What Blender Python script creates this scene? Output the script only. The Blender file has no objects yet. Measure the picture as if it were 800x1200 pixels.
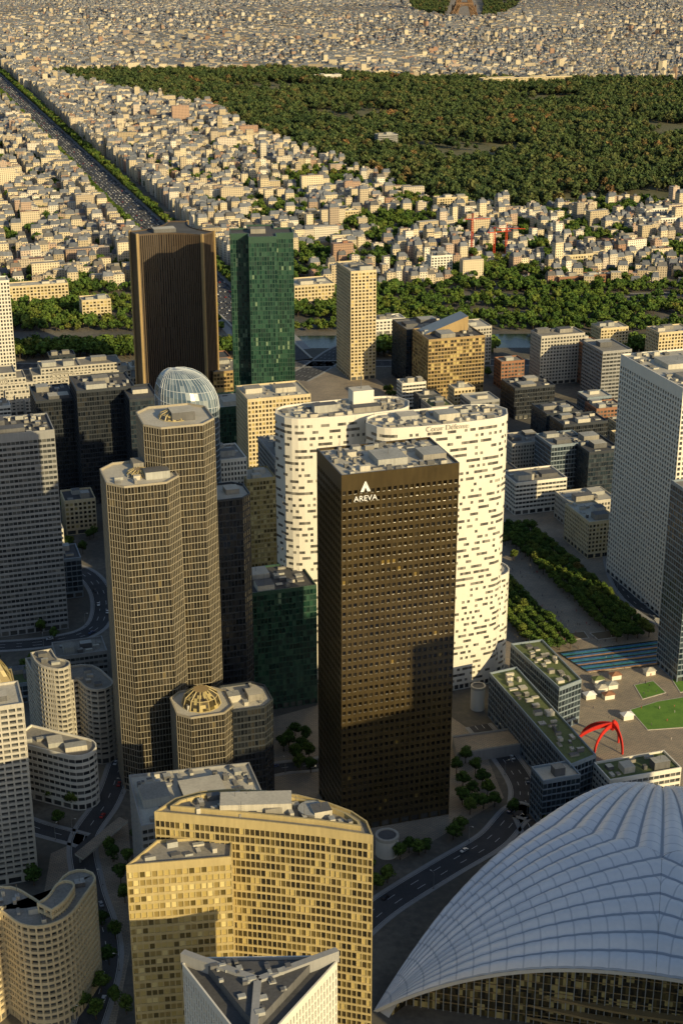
import bpy, math, random
import numpy as np
random.seed(3); rng=np.random.default_rng(5)
# ---------------- survey constants (camera station used for the photogrammetric plan) -------------
PT=math.radians(21.5); F=1773.; CH=412.; cp,sp=math.cos(PT),math.sin(PT)
AX=math.radians(17.5); B=np.array([math.cos(AX),math.sin(AX)]); A=np.array([-math.sin(AX),math.cos(AX)])
def G(u,v,z=0.):
    a=(u-400)/F; b=-(v-600)/F; t=(CH-z)/(sp-b*cp); return np.array([a*t,(cp+b*sp)*t])
def zfrom(v,y):
    b=-(v-600)/F; return CH-y*(sp-b*cp)/(cp+b*sp)
def hgt(v,vb): return zfrom(v,G(400,vb)[1])
scene=bpy.context.scene
# ---------------- node helpers ----------------
def newmat(name,rough=.7,metal=0.,spec=.5):
    m=bpy.data.materials.new(name); m.use_nodes=True; nt=m.node_tree; nt.nodes.clear()
    o=nt.nodes.new('ShaderNodeOutputMaterial'); b=nt.nodes.new('ShaderNodeBsdfPrincipled')
    nt.links.new(b.outputs[0],o.inputs[0]); b.inputs['Roughness'].default_value=rough; b.inputs['Metallic'].default_value=metal
    b.inputs['Specular IOR Level'].default_value=spec
    return m,nt,b
def mth(nt,op,a,b=None):
    n=nt.nodes.new('ShaderNodeMath'); n.operation=op
    for k,x in enumerate((a,b)):
        if x is None: continue
        if isinstance(x,(int,float)): n.inputs[k].default_value=x
        else: nt.links.new(x,n.inputs[k])
    return n.outputs[0]
def mix(nt,f,a,b,mode='MIX'):
    n=nt.nodes.new('ShaderNodeMix'); n.data_type='RGBA'; n.blend_type=mode
    for k,x in ((0,f),(6,a),(7,b)):
        if isinstance(x,(int,float)): n.inputs[k].default_value=x
        elif isinstance(x,tuple): n.inputs[k].default_value=(x[0],x[1],x[2],1)
        else: nt.links.new(x,n.inputs[k])
    return n.outputs[2]
def noise(nt,scale,detail=4,vec=None,rough=.6):
    n=nt.nodes.new('ShaderNodeTexNoise'); n.inputs['Scale'].default_value=scale; n.inputs['Detail'].default_value=detail; n.inputs['Roughness'].default_value=rough
    if vec is not None: nt.links.new(vec,n.inputs['Vector'])
    return n.outputs['Fac']
def objco(nt,scale=(1,1,1)):
    t=nt.nodes.new('ShaderNodeTexCoord'); m=nt.nodes.new('ShaderNodeMapping'); m.inputs['Scale'].default_value=scale
    nt.links.new(t.outputs['Object'],m.inputs['Vector']); return m.outputs[0]
def ramp(nt,f,stops,const=False):
    n=nt.nodes.new('ShaderNodeValToRGB'); cr=n.color_ramp
    if const: cr.interpolation='CONSTANT'
    while len(cr.elements)<len(stops): cr.elements.new(.5)
    for e,(p,c) in zip(cr.elements,stops): e.position=p; e.color=(c[0],c[1],c[2],1)
    nt.links.new(f,n.inputs[0]); return n.outputs[0]
def sc(c,k): return tuple(min(1,x*k) for x in c)
def wallmat(name,col,rough=.75,var=.18,metal=0.,spec=.4):
    m,nt,b=newmat(name,rough,metal,spec)
    f1=noise(nt,.06,5,objco(nt)); f2=noise(nt,.9,3,objco(nt,(1,1,.12)))
    f=mth(nt,'ADD',mth(nt,'MULTIPLY',f1,.55),mth(nt,'MULTIPLY',f2,.45))
    c=ramp(nt,f,[(.3,sc(col,1-var)),(.7,sc(col,1+var))]); nt.links.new(c,b.inputs['Base Color']); return m
def glassmat(name,cols,rough=.12,metal=0.,spec=.8,pos=(0,.4,.7,.9),clus=.6):
    m,nt,b=newmat(name,rough,metal,spec)
    uv=nt.nodes.new('ShaderNodeUVMap'); uv.uv_map='UVMap'
    fl=nt.nodes.new('ShaderNodeVectorMath'); fl.operation='FLOOR'; nt.links.new(uv.outputs[0],fl.inputs[0])
    w=nt.nodes.new('ShaderNodeTexWhiteNoise'); w.noise_dimensions='2D'; nt.links.new(fl.outputs[0],w.inputs['Vector'])
    big=noise(nt,.11,2,fl.outputs[0])
    f=mth(nt,'ADD',mth(nt,'MULTIPLY',w.outputs['Value'],.75),mth(nt,'MULTIPLY',mth(nt,'SUBTRACT',big,.3),clus))
    c=ramp(nt,f,[(p,x) for p,x in zip(pos,cols)],True); nt.links.new(c,b.inputs['Base Color'])
    sepc=w.outputs['Color']; s=nt.nodes.new('ShaderNodeSeparateColor'); nt.links.new(sepc,s.inputs[0])
    nt.links.new(mth(nt,'ADD',mth(nt,'MULTIPLY',s.outputs[1],.25),rough),b.inputs['Roughness'])
    bp=nt.nodes.new('ShaderNodeBump'); bp.inputs['Strength'].default_value=.15; bp.inputs['Distance'].default_value=.3
    nt.links.new(noise(nt,.25,2,objco(nt)),bp.inputs['Height']); nt.links.new(bp.outputs[0],b.inputs['Normal'])
    return m
M={}
def W(k,*a,**kw): M[k]=wallmat(k,*a,**kw)
def GL(k,*a,**kw): M[k]=glassmat(k,*a,**kw)
W('black_granite',(.058,.042,.018),rough=.28,var=.35,spec=.6); W('white_panel',(.72,.69,.60),rough=.55,var=.08); W('pale_concrete',(.48,.45,.38)); W('grey_concrete',(.30,.30,.29))
W('cream_stone',(.60,.50,.31)); W('gold_frame',(.46,.37,.18),rough=.45,var=.18); W('pale_mullion',(.36,.37,.35),rough=.5,var=.1); W('bronze_mullion',(.36,.32,.24),rough=.45,var=.15); W('dark_metal',(.035,.042,.052),rough=.45)
W('brown_metal',(.10,.072,.048),rough=.4); W('green_metal',(.035,.08,.055),rough=.4); W('tan_metal',(.34,.24,.11),rough=.45); W('roof_gravel',(.27,.255,.22),rough=.95,var=.35)
W('roof_dark',(.085,.085,.085),rough=.9,var=.4); W('roof_pale',(.50,.47,.39),rough=.9,var=.25); W('equipment_grey',(.36,.36,.33),var=.35); W('equipment_dark',(.12,.12,.12),var=.35)
W('roof_green',(.12,.15,.06),rough=.95,var=.4); W('white_paint',(.8,.8,.78),var=.05); W('red_steel',(.55,.03,.02),rough=.4,var=.1); W('crane_red',(.6,.08,.03),rough=.5)
W('iron_brown',(.20,.12,.065)); W('bark',(.09,.065,.045),rough=.95); W('blue_grey',(.22,.27,.31),rough=.4); W('silver_frame',(.5,.54,.56),rough=.35); W('rust_brick',(.28,.14,.08))
GL('glass_black',[(.006,.008,.011),(.014,.017,.021),(.03,.03,.028),(.09,.075,.045)],rough=.1,pos=(0,.4,.76,.95))
GL('glass_granite',[(.005,.004,.003),(.012,.009,.005),(.028,.021,.009),(.20,.14,.04)],rough=.08,pos=(0,.5,.78,.955),clus=.9)  # last colour: golden window reflections painted onto random panes
GL('glass_blue',[(.012,.02,.03),(.022,.036,.048),(.04,.058,.072),(.14,.16,.16)],pos=(0,.4,.7,.93))
GL('glass_green',[(.006,.025,.02),(.012,.045,.032),(.03,.085,.055),(.18,.26,.16)],pos=(0,.4,.68,.86))
GL('glass_painted_sun',[(.10,.075,.02),(.28,.21,.07),(.46,.36,.13),(.64,.54,.25)],rough=.2,pos=(0,.25,.5,.75))  # gold of reflected low sun painted in as diffuse pane colour
GL('glass_bronze',[(.022,.019,.011),(.055,.042,.018),(.13,.10,.035),(.46,.37,.15)],rough=.12,pos=(0,.38,.66,.82),clus=.9)  # lightest panes: yellow reflections on the curved gold tower, painted as colour
GL('glass_grey',[(.03,.033,.035),(.06,.065,.065),(.12,.12,.11),(.28,.27,.24)])
GL('glass_total',[(.014,.013,.010),(.026,.023,.016),(.05,.04,.024),(.14,.11,.055)],rough=.1)
GL('glass_coeur',[(.07,.07,.065),(.13,.125,.11),(.24,.23,.20),(.40,.38,.32)],rough=.2)
GL('glass_sail',[(.07,.11,.15),(.12,.17,.21),(.20,.25,.28),(.32,.36,.37)],rough=.12)
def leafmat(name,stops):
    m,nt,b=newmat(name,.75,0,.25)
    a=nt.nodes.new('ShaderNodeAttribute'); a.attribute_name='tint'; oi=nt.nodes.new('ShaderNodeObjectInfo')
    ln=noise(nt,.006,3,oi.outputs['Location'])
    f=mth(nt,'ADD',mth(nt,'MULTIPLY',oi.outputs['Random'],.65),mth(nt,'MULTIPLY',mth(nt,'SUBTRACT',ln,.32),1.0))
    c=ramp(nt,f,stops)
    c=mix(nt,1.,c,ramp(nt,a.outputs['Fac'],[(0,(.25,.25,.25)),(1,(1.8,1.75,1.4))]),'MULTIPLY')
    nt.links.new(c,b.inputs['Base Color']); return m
M['leaf']=leafmat('foliage',[(0,(.035,.075,.016)),(.35,(.055,.105,.022)),(.7,(.09,.14,.026)),(.88,(.13,.155,.035)),(1,(.17,.11,.035))])
M['leaf_forest']=leafmat('forest_foliage',[(0,(.026,.05,.022)),(.3,(.042,.07,.027)),(.6,(.065,.092,.033)),(.8,(.09,.10,.04)),(.95,(.16,.095,.045))])
# ---------------- mesh builder ----------------
class MB:
    def __init__(s): s.V=[];s.T=[];s.MI=[];s.UV=[];s.TI=[];s.mats=[]
    def mi(s,m):
        if isinstance(m,str): m=M[m]
        if m not in s.mats: s.mats.append(m)
        return s.mats.index(m)
    def quads(s,q,mat,uv=None,tint=0.):
        q=np.asarray(q,float).reshape(-1,4,3); n=len(q)
        if n==0: return
        s.V.append(q.reshape(-1,3)); s.T.append(np.full(n,4)); s.MI.append(np.full(n,s.mi(mat)))
        s.UV.append(np.zeros((n*4,2)) if uv is None else np.asarray(uv,float).reshape(-1,2))
        s.TI.append(np.broadcast_to(np.asarray(tint,float),(n,)))
    def poly(s,pts,mat,uv=None,tint=0.):
        pts=np.asarray(pts,float); n=len(pts)
        s.V.append(pts); s.T.append(np.array([n])); s.MI.append(np.array([s.mi(mat)])); s.UV.append(pts[:,:2]*.3 if uv is None else np.asarray(uv,float)); s.TI.append(np.array([float(tint)]))
    def flat(s,xy,z,mat): s.poly([(p[0],p[1],z) for p in xy],mat)
    def wallstrip(s,foot,z0,z1,mat,closed=True,flip=False):
        n=len(foot); q=[]
        for i in range(n if closed else n-1):
            a=foot[i]; b=foot[(i+1)%n]
            f=[(a[0],a[1],z0),(b[0],b[1],z0),(b[0],b[1],z1),(a[0],a[1],z1)]
            q.append(f[::-1] if flip else f)
        s.quads(q,mat)
    def prism(s,foot,z0,z1,mat,top=None):
        s.wallstrip(foot,z0,z1,mat); s.flat(foot,z1,top or mat)
    def box(s,c,z0,sx,sy,sz,mat,ang=AX,top=None):
        ca,sa=math.cos(ang),math.sin(ang)
        f=[(c[0]+ca*x-sa*y,c[1]+sa*x+ca*y) for x,y in ((-sx/2,-sy/2),(sx/2,-sy/2),(sx/2,sy/2),(-sx/2,sy/2))]
        s.prism(f,z0,z0+sz,mat,top)
    def beam(s,p,q,r0,r1,mat,n=6):
        p=np.array(p,float);q=np.array(q,float); d=q-p; d/=np.linalg.norm(d)+1e-9
        a=np.cross(d,(0,0,1.)); 
        if np.linalg.norm(a)<1e-3: a=np.array([1.,0,0])
        a/=np.linalg.norm(a); b=np.cross(d,a)
        an=[2*math.pi*i/n for i in range(n)]
        P0=[p+(a*math.cos(t)+b*math.sin(t))*r0 for t in an]; P1=[q+(a*math.cos(t)+b*math.sin(t))*r1 for t in an]
        s.quads([[P0[(i+1)%n],P0[i],P1[i],P1[(i+1)%n]] for i in range(n)],mat); s.poly(P1[::-1],mat); s.poly(P0,mat)
    def facade(s,p0,p1,z0,z1,cw,ch,wall,glass,m=(.15,.3,.1),dep=.3,prob=1.,uo=0.,nx=None):
        p0=np.array(p0,float);p1=np.array(p1,float); L=np.linalg.norm(p1-p0)
        if L<.3 or z1-z0<1: return
        d=(p1-p0)/L; n=np.array([d[1],-d[0]])
        nx=nx or max(1,int(round(L/cw))); nz=max(1,int(round((z1-z0)/ch))); Wd=L/nx; Hh=(z1-z0)/nz
        I,J=np.meshgrid(np.arange(nx),np.arange(nz)); I=I.ravel().astype(float);J=J.ravel().astype(float)
        def pt(I,J,off):
            xy=p0+np.outer(I*Wd,d)+n*off; return np.column_stack([xy,z0+J*Hh])
        def pack(c,off,I,J,mat):
            q=np.stack([pt(I+a,J+b,o) for (a,b),o in zip(c,off)],1); uv=np.stack([np.column_stack([I+uo+min(max(a,.02),.98),J+min(max(b,.02),.98)]) for a,b in c],1)
            s.quads(q,mat,uv)
        if prob<1:
            base=np.sin((I+uo)*.9+J*2.3)*.8+np.sin((I+uo)*.31-J*1.1)*.5+rng.normal(0,.9,len(I)); th=-(2*prob-1)*1.25
            k=base>th
            c4=((0,0),(1,0),(1,1),(0,1)); pack(c4,(0,)*4,I[~k],J[~k],wall); I=I[k];J=J[k]
        ml,mb,mt=m; o=((0,0),(1,0),(1,1),(0,1)); i_=((ml,mb),(1-ml,mb),(1-ml,1-mt),(ml,1-mt))
        for a in range(4):
            b=(a+1)%4
            if (a==0 and mb<=0) or (a==2 and mt<=0) or (a in(1,3) and ml<=0): continue
            pack((o[a],o[b],i_[b],i_[a]),(0,0,0,0),I,J,wall)
            pack((i_[a],i_[b],i_[b],i_[a]),(0,0,-dep,-dep),I,J,wall)
        pack(i_,(-dep,)*4,I,J,glass)
    def make(s,name,parent=None,smooth=False,coll=None,loc=None):
        V=np.concatenate(s.V);T=np.concatenate(s.T);MI=np.concatenate(s.MI);UV=np.concatenate(s.UV);TI=np.concatenate(s.TI)
        if loc is not None: V=V-np.array(loc)
        me=bpy.data.meshes.new(name); K=len(V);N=len(T)
        me.vertices.add(K); me.vertices.foreach_set('co',V.ravel().astype(np.float32))
        me.loops.add(K); me.loops.foreach_set('vertex_index',np.arange(K,dtype=np.int32))
        me.polygons.add(N); me.polygons.foreach_set('loop_start',np.concatenate([[0],np.cumsum(T)[:-1]]).astype(np.int32))
        me.update(calc_edges=True)
        for m in s.mats: me.materials.append(m)
        me.polygons.foreach_set('material_index',MI.astype(np.int32))
        if not smooth: me.polygons.foreach_set('use_smooth',np.zeros(N,dtype=bool))
        u=me.uv_layers.new(name='UVMap'); u.data.foreach_set('uv',UV.ravel().astype(np.float32))
        at=me.attributes.new('tint','FLOAT','FACE'); at.data.foreach_set('value',TI.astype(np.float32))
        ob=bpy.data.objects.new(name,me); (coll or scene.collection).objects.link(ob)
        if parent: ob.parent=parent
        if loc is not None: ob.location=loc
        return ob
def inset(foot,w):
    n=len(foot); out=[]; f=[np.array(p[:2],float) for p in foot]
    for i in range(n):
        a,b,c=f[i-1],f[i],f[(i+1)%n]; d1=(b-a)/(np.linalg.norm(b-a)+1e-9); d2=(c-b)/(np.linalg.norm(c-b)+1e-9)
        n1=np.array([-d1[1],d1[0]]);n2=np.array([-d2[1],d2[0]]); out.append(b+(n1+n2)/max(.4,1+n1@n2)*w)
    return out
def inpoly(x,y,poly):
    x=np.asarray(x,float);y=np.asarray(y,float); r=np.zeros(x.shape,bool); n=len(poly)
    for i in range(n):
        x1,y1=poly[i][0],poly[i][1]; x2,y2=poly[(i+1)%n][0],poly[(i+1)%n][1]
        if abs(y2-y1)<1e-9: continue
        c=((y1>y)!=(y2>y))&(x<(x2-x1)*(y-y1)/(y2-y1)+x1); r^=c
    return r
FOOT=[]
def clutter(mb,foot,z,n,ang=AX,mats=('equipment_grey','equipment_dark','roof_pale','roof_gravel'),big=True):
    f=np.array([p[:2] for p in foot]); lo=f.min(0);hi=f.max(0); ins=inset(foot,2.); tries=0; k=0; placed=[]
    size=min(hi-lo)
    while k<n and tries<n*14:
        tries+=1; c=lo+(hi-lo)*rng.random(2); r=rng.random()
        if big and k<2: sx,sy,sz=size*rng.uniform(.2,.4),size*rng.uniform(.15,.3),rng.uniform(2.5,4.5)
        else: sx,sy,sz=rng.uniform(1.2,5),rng.uniform(1.2,4),rng.uniform(.6,2.4)
        h=math.hypot(sx,sy)/2
        cs=[(c[0]+a*sx/2*math.cos(ang)-b*sy/2*math.sin(ang),c[1]+a*sx/2*math.sin(ang)+b*sy/2*math.cos(ang)) for a in(-1,1) for b in(-1,1)]
        if not inpoly([q[0] for q in cs],[q[1] for q in cs],ins).all(): continue
        if any(math.hypot(c[0]-q[0],c[1]-q[1])<h+q[2] for q in placed): continue
        placed.append((c[0],c[1],h)); k+=1
        mb.box(c,z,sx,sy,sz,mats[int(rng.integers(len(mats)))],ang,top=mats[int(rng.integers(len(mats)))])
        if r<.25: mb.beam((c[0],c[1],z+sz),(c[0],c[1],z+sz+rng.uniform(2,6)),.12,.06,'equipment_dark',4)
def build(name,foot,H,st,z0=0.,roof='roof_gravel',n=14,top=2.,mb=None,fin=True,ang=AX,base=4.,big=True):
    own=mb is None; mb=mb or MB(); foot=[np.array(p[:2],float) for p in foot]; uo=float(rng.integers(0,500))
    N=len(foot); wl=M[st['wall']]; gl=M[st['glass']]; zb=z0+(base if z0==0 else 0); run=0.
    for i in range(N):
        a,b=foot[i],foot[(i+1)%N]
        if z0==0: mb.facade(a,b,0,base,max(4,st['cw']*2),base,wl,M['glass_grey'],(.1,.02,.2),.8,uo=uo)
        mb.facade(a,b,zb,H-top,st['cw'],st['ch'],wl,gl,st.get('m',(.15,.3,.1)),st.get('dep',.3),st.get('prob',1.),uo=uo+run)
        run+=max(1,round(np.linalg.norm(b-a)/st['cw'])) if N>8 else 53
    if top>0: mb.wallstrip(foot,H-top,H,st.get('cap',wl) )
    ins=inset(foot,.6)
    for i in range(N): 
        j=(i+1)%N; mb.quads([[(*foot[i],H),(*foot[j],H),(*ins[j],H),(*ins[i],H)],[(*ins[i],H),(*ins[j],H),(*ins[j],H-1.1),(*ins[i],H-1.1)]],st.get('cap',wl))
    mb.flat(ins,H-1.1,roof)
    if n: clutter(mb,foot,H-1.1,n,ang,big=big)
    f=np.array(foot); c=f.mean(0); FOOT.append((c[0],c[1],np.linalg.norm(f-c,axis=1).max()))
    if own and fin: return mb.make(name)
    return mb
def rect(u1,v,u2,u0=None,H=None,vb=None,depth=20.,ang=17.5,w=None):
    a=math.radians(ang); Bv=np.array([math.cos(a),math.sin(a)]);Av=np.array([-math.sin(a),math.cos(a)])
    if H is None: H=hgt(v,vb)
    p=G(u1,v,H); c=p[1]*cp+(CH-H)*sp; U=u2-400
    if w is None: w=(U*c-F*p[0])/(F*Bv[0]-U*Bv[1]*cp)
    if u0 is not None: U=u0-400; depth=(U*c-F*p[0])/(F*Av[0]-U*Av[1]*cp)
    return [p,p+Bv*w,p+Bv*w+Av*depth,p+Av*depth],H
def circ(c,r,n=20,sq=1.,ang=0.):
    return [np.array([c[0]+math.cos(ang)*r*math.cos(t)-math.sin(ang)*r*sq*math.sin(t),c[1]+math.sin(ang)*r*math.cos(t)+math.cos(ang)*r*sq*math.sin(t)]) for t in [2*math.pi*i/n for i in range(n)]]
def octo(c,a,ch,ang):
    pts=[(-a+ch,-a),(a-ch,-a),(a,-a+ch),(a,a-ch),(a-ch,a),(-a+ch,a),(-a,a-ch),(-a,-a+ch)]
    return [np.array([c[0]+x*math.cos(ang)-y*math.sin(ang),c[1]+x*math.sin(ang)+y*math.cos(ang)]) for x,y in pts]
S=dict(
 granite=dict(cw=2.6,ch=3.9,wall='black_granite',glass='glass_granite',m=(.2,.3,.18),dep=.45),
 coeur=dict(cw=1.45,ch=3.5,wall='white_panel',glass='glass_coeur',m=(.0,.27,.25),dep=.25,prob=.46),
 total=dict(cw=1.5,ch=3.5,wall='bronze_mullion',glass='glass_total',m=(.055,.035,.035),dep=.22),
 gold=dict(cw=2.2,ch=3.4,wall='gold_frame',glass='glass_painted_sun',m=(.10,.22,.10),dep=.35),
 bronze=dict(cw=1.9,ch=3.4,wall='gold_frame',glass='glass_bronze',m=(.08,.16,.08),dep=.35),
 green=dict(cw=2.,ch=3.6,wall='green_metal',glass='glass_green',m=(.06,.12,.06),dep=.15),
 dark=dict(cw=2.,ch=3.6,wall='dark_metal',glass='glass_blue',m=(.06,.12,.06),dep=.2),
 black=dict(cw=1.8,ch=3.6,wall='dark_metal',glass='glass_black',m=(.08,.15,.06),dep=.2),
 blue=dict(cw=2.4,ch=3.6,wall='blue_grey',glass='glass_blue',m=(.05,.16,.05),dep=.2),
 whiteband=dict(cw=3.,ch=3.5,wall='white_panel',glass='glass_grey',m=(.04,.32,.12),dep=.4),
 white=dict(cw=2.2,ch=3.5,wall='white_panel',glass='glass_grey',m=(.2,.25,.12),dep=.45),
 greyband=dict(cw=2.6,ch=3.4,wall='grey_concrete',glass='glass_grey',m=(.06,.3,.12),dep=.4),
 concrete=dict(cw=2.4,ch=3.3,wall='pale_concrete',glass='glass_grey',m=(.18,.28,.12),dep=.4),
 cream=dict(cw=2.6,ch=3.2,wall='cream_stone',glass='glass_bronze',m=(.18,.25,.12),dep=.4),
 balcony=dict(cw=3.6,ch=2.9,wall='pale_concrete',glass='glass_grey',m=(.10,.34,.06),dep=1.1),
 creambal=dict(cw=3.2,ch=2.9,wall='cream_stone',glass='glass_grey',m=(.12,.34,.06),dep=1.),
 fins=dict(cw=1.9,ch=10.,wall='brown_metal',glass='glass_black',m=(.27,0,0),dep=.7),
 brick=dict(cw=2.6,ch=3.3,wall='rust_brick',glass='glass_grey',m=(.15,.3,.12),dep=.3),
 bronzeoff=dict(cw=2.3,ch=3.5,wall='tan_metal',glass='glass_bronze',m=(.08,.22,.08),dep=.25),
)
def lerp(a,b,t): return a*(1-t)+b*t
def catm(P,n=8):
    P=[np.array(p,float) for p in P]; P=[2*P[0]-P[1]]+P+[2*P[-1]-P[-2]]; o=[]
    for i in range(1,len(P)-2):
        for k in range(n):
            t=k/n; a,b,c,d=P[i-1:i+3]; o.append(.5*((2*b)+(-a+c)*t+(2*a-5*b+4*c-d)*t*t+(-a+3*b-3*c+d)*t**3))
    o.append(P[-2]); return o
# ================= named buildings =================
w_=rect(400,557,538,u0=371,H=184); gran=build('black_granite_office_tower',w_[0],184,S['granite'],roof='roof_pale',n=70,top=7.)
gf=w_[0]
def text(name,body,size,pos,ang,mat,parent,ext=.15):
    cu=bpy.data.curves.new(name,'FONT'); cu.body=body; cu.size=size; cu.extrude=ext; cu.align_x='CENTER'; ob=bpy.data.objects.new(name,cu)
    scene.collection.objects.link(ob); ob.data.materials.append(M[mat]); ob.location=pos; ob.rotation_euler=(math.pi/2,0,ang); ob.parent=parent; return ob
c=gf[0]+B*11.-A*.35
text('name_sign','AREVA',3.6,(c[0],c[1],171.),AX,'white_paint',gran)
mb=MB()
def onf(x,z,o=.3): q=gf[0]+B*x-A*o; return (q[0],q[1],z)
mb.poly([onf(8.6,175.2),onf(10.2,175.2),onf(11.5,178.6),onf(10.9,180.2)],'white_paint'); mb.poly([onf(11.2,180.2),onf(13.4,175.2),onf(11.9,175.2),onf(10.9,177.6)],'white_paint')
mb.make('logo_sign',parent=gran)
def lens(P,w,d,bow,n=26):
    out=[]
    for i in range(n):
        t=i/(n-1); x=w*t; y=-bow*math.sin(math.pi*t)
        e=min(t,1-t)*w; r=d/2
        if e<r: y+= r-math.sqrt(max(0,r*r-(r-e)**2))
        out.append((x,y))
    for i in range(n):
        t=1-i/(n-1); x=w*t; y=d+bow*math.sin(math.pi*t)*.6; e=min(t,1-t)*w; r=d/2
        if e<r: y-= r-math.sqrt(max(0,r*r-(r-e)**2))
        out.append((x,y))
    res=[]
    for q in out:
        p=P+B*q[0]+A*q[1]
        if not res or np.linalg.norm(p-res[-1])>.5: res.append(p)
    if np.linalg.norm(res[0]-res[-1])<.5: res.pop()
    return res
mb=MB(); P0=G(437,503,161); c0=P0[1]*cp+251*sp
wfr=(204*c0-F*P0[0])/(F*B[0]-204*B[1]*cp)
build('',lens(P0,wfr,24,3.5),161,S['coeur'],roof='roof_pale',n=60,top=3,mb=mb,fin=False)
P1=P0-B*42+A*30
build('',lens(P1,wfr-4,24,3.5),161,S['coeur'],roof='roof_pale',n=60,top=3,mb=mb,fin=False)
build('',[P0+B*14+A*20,P0+B*34+A*20,P0+B*26+A*34,P0+B*6+A*34],158,S['whiteband'],roof='roof_pale',n=4,mb=mb,fin=False)
q=P0+B*(wfr-8)+A*22; build('',circ(q+B*4,13,18),62,S['coeur'],roof='roof_pale',n=5,mb=mb,fin=False)
q=P0+B*(wfr*.12)+A*50; mb.box(q,159,12,9,9,'white_panel',top='roof_pale'); mb.beam((*q,168),(*q,178),.3,.1,'equipment_dark')
coeur=mb.make('white_twin_slab_office_tower'); c=P0+B*(wfr*.5)-A*4.2
text('name_sign','Cœur Défense',4.,(c[0],c[1],158.),AX,'pale_concrete',coeur,.1)
f,h=rect(800,455,880,u0=727,H=152); build('white_grid_office_tower',f,152,dict(S['white'],cw=3.,ch=3.3),roof='roof_pale',n=30,top=7)
f,h=rect(812,580,900,u0=786,vb=800); build('glass_office_tower',f,h,S['blue'],n=8)
f,h=rect(-30,512,64,vb=748,depth=34); build('grey_banded_office_tower',f,h,S['greyband'],roof='roof_dark',n=26,top=5)
mb=MB()
def shaft(u,v,H,a,st='total',n=8,ang=.30):
    c=G(u,v,H); fo=octo(c,a,a*.42,ang); build('',fo,H,S[st],roof='roof_pale',n=n,top=.9,mb=mb,fin=False); return c,fo
shaft(163,553,166,17.2); shaft(205,486,188,17.2,n=14); c1=shaft(236,822,56,14.)[0]; shaft(284,815,54,13.5,st='black'); shaft(262,575,143,12.,st='black')
def cage(c,r,z,h):
    n=12
    for i in range(n):
        t0=2*math.pi*i/n;t1=2*math.pi*(i+1)/n
        for k,(ra,rb,za,zb) in enumerate(((r,r*.86,0,h*.6),(r*.86,r*.4,h*.6,h))):
            a=(c[0]+ra*math.cos(t0),c[1]+ra*math.sin(t0),z+za); a2=(c[0]+ra*math.cos(t1),c[1]+ra*math.sin(t1),z+za)
            b=(c[0]+rb*math.cos(t0),c[1]+rb*math.sin(t0),z+zb); b2=(c[0]+rb*math.cos(t1),c[1]+rb*math.sin(t1),z+zb)
            mb.quads([[a,a2,b2,b]],'glass_bronze',[[(i*3,k*3),(i*3+2.9,k*3),(i*3+2.9,k*3+2.9),(i*3,k*3+2.9)]])
            mb.beam(a,b,.3,.3,'gold_frame',4); mb.beam(a,a2,.25,.25,'gold_frame',4)
    mb.flat([(c[0]+r*.4*math.cos(2*math.pi*i/n),c[1]+r*.4*math.sin(2*math.pi*i/n)) for i in range(n)],z+h,'tan_metal')
cage(c1,9.5,55,8); c=G(205,486,188); cage(c,8,187,3.5); c=G(163,553,166); cage(c,6,165,2.5)
mb.make('stepped_octagonal_glass_tower')
# sail-topped glass tower: domed glass crown leaning to the left
mb=MB(); H=128; c=G(221,462,H+10)
n=22; fo=[]
for i in range(n): 
    t=math.pi*i/(n-1); fo.append((26*-math.cos(t)*.72,-15*math.sin(t)))
fo=fo+[(19,10),(-19,10)]
fo=[np.array(c)+B*x+A*y for x,y in fo]
build('',fo,H,S['blue'],n=0,top=.0,mb=mb,fin=False)
N=len(fo); ap=np.array(c)-B*8+A*6
def crown(i,s_): # s_ 0 at eaves -> 1 at crest
    p=fo[i%N]; x=(p-np.array(c))@B; e=H+9-7*min(1,max(0,(x+19)/38)); pl=lerp(p,ap,(1-math.cos(s_*math.pi/2))*.93); return (*pl,e+(H+26-e)*math.sin(s_*math.pi/2))
for i in range(N):
    p0_,p1_=fo[i],fo[(i+1)%N]; e0,e1=crown(i,0),crown(i+1,0)
    mb.quads([[(*p0_,H),(*p1_,H),e1,e0]],'glass_sail',[[(i*3,0),(i*3+2.9,0),(i*3+2.9,2.9),(i*3,2.9)]]); mb.beam((*p0_,H),e0,.3,.3,'silver_frame',4)
    for k in range(7):
        a,b_,c2,d=crown(i,k/7),crown(i+1,k/7),crown(i+1,(k+1)/7),crown(i,(k+1)/7)
        mb.quads([[a,b_,c2,d]],'glass_sail',[[(i,k),(i+.9,k),(i+.9,k+.9),(i,k+.9)]]); mb.beam(a,d,.2,.2,'silver_frame',4)
        if k%2==0: mb.beam(a,b_,.22,.22,'silver_frame',4)
mb.flat([crown(i,1)[:2] for i in range(N)],H+26,'silver_frame'); mb.make('sail_roof_glass_tower')
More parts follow.
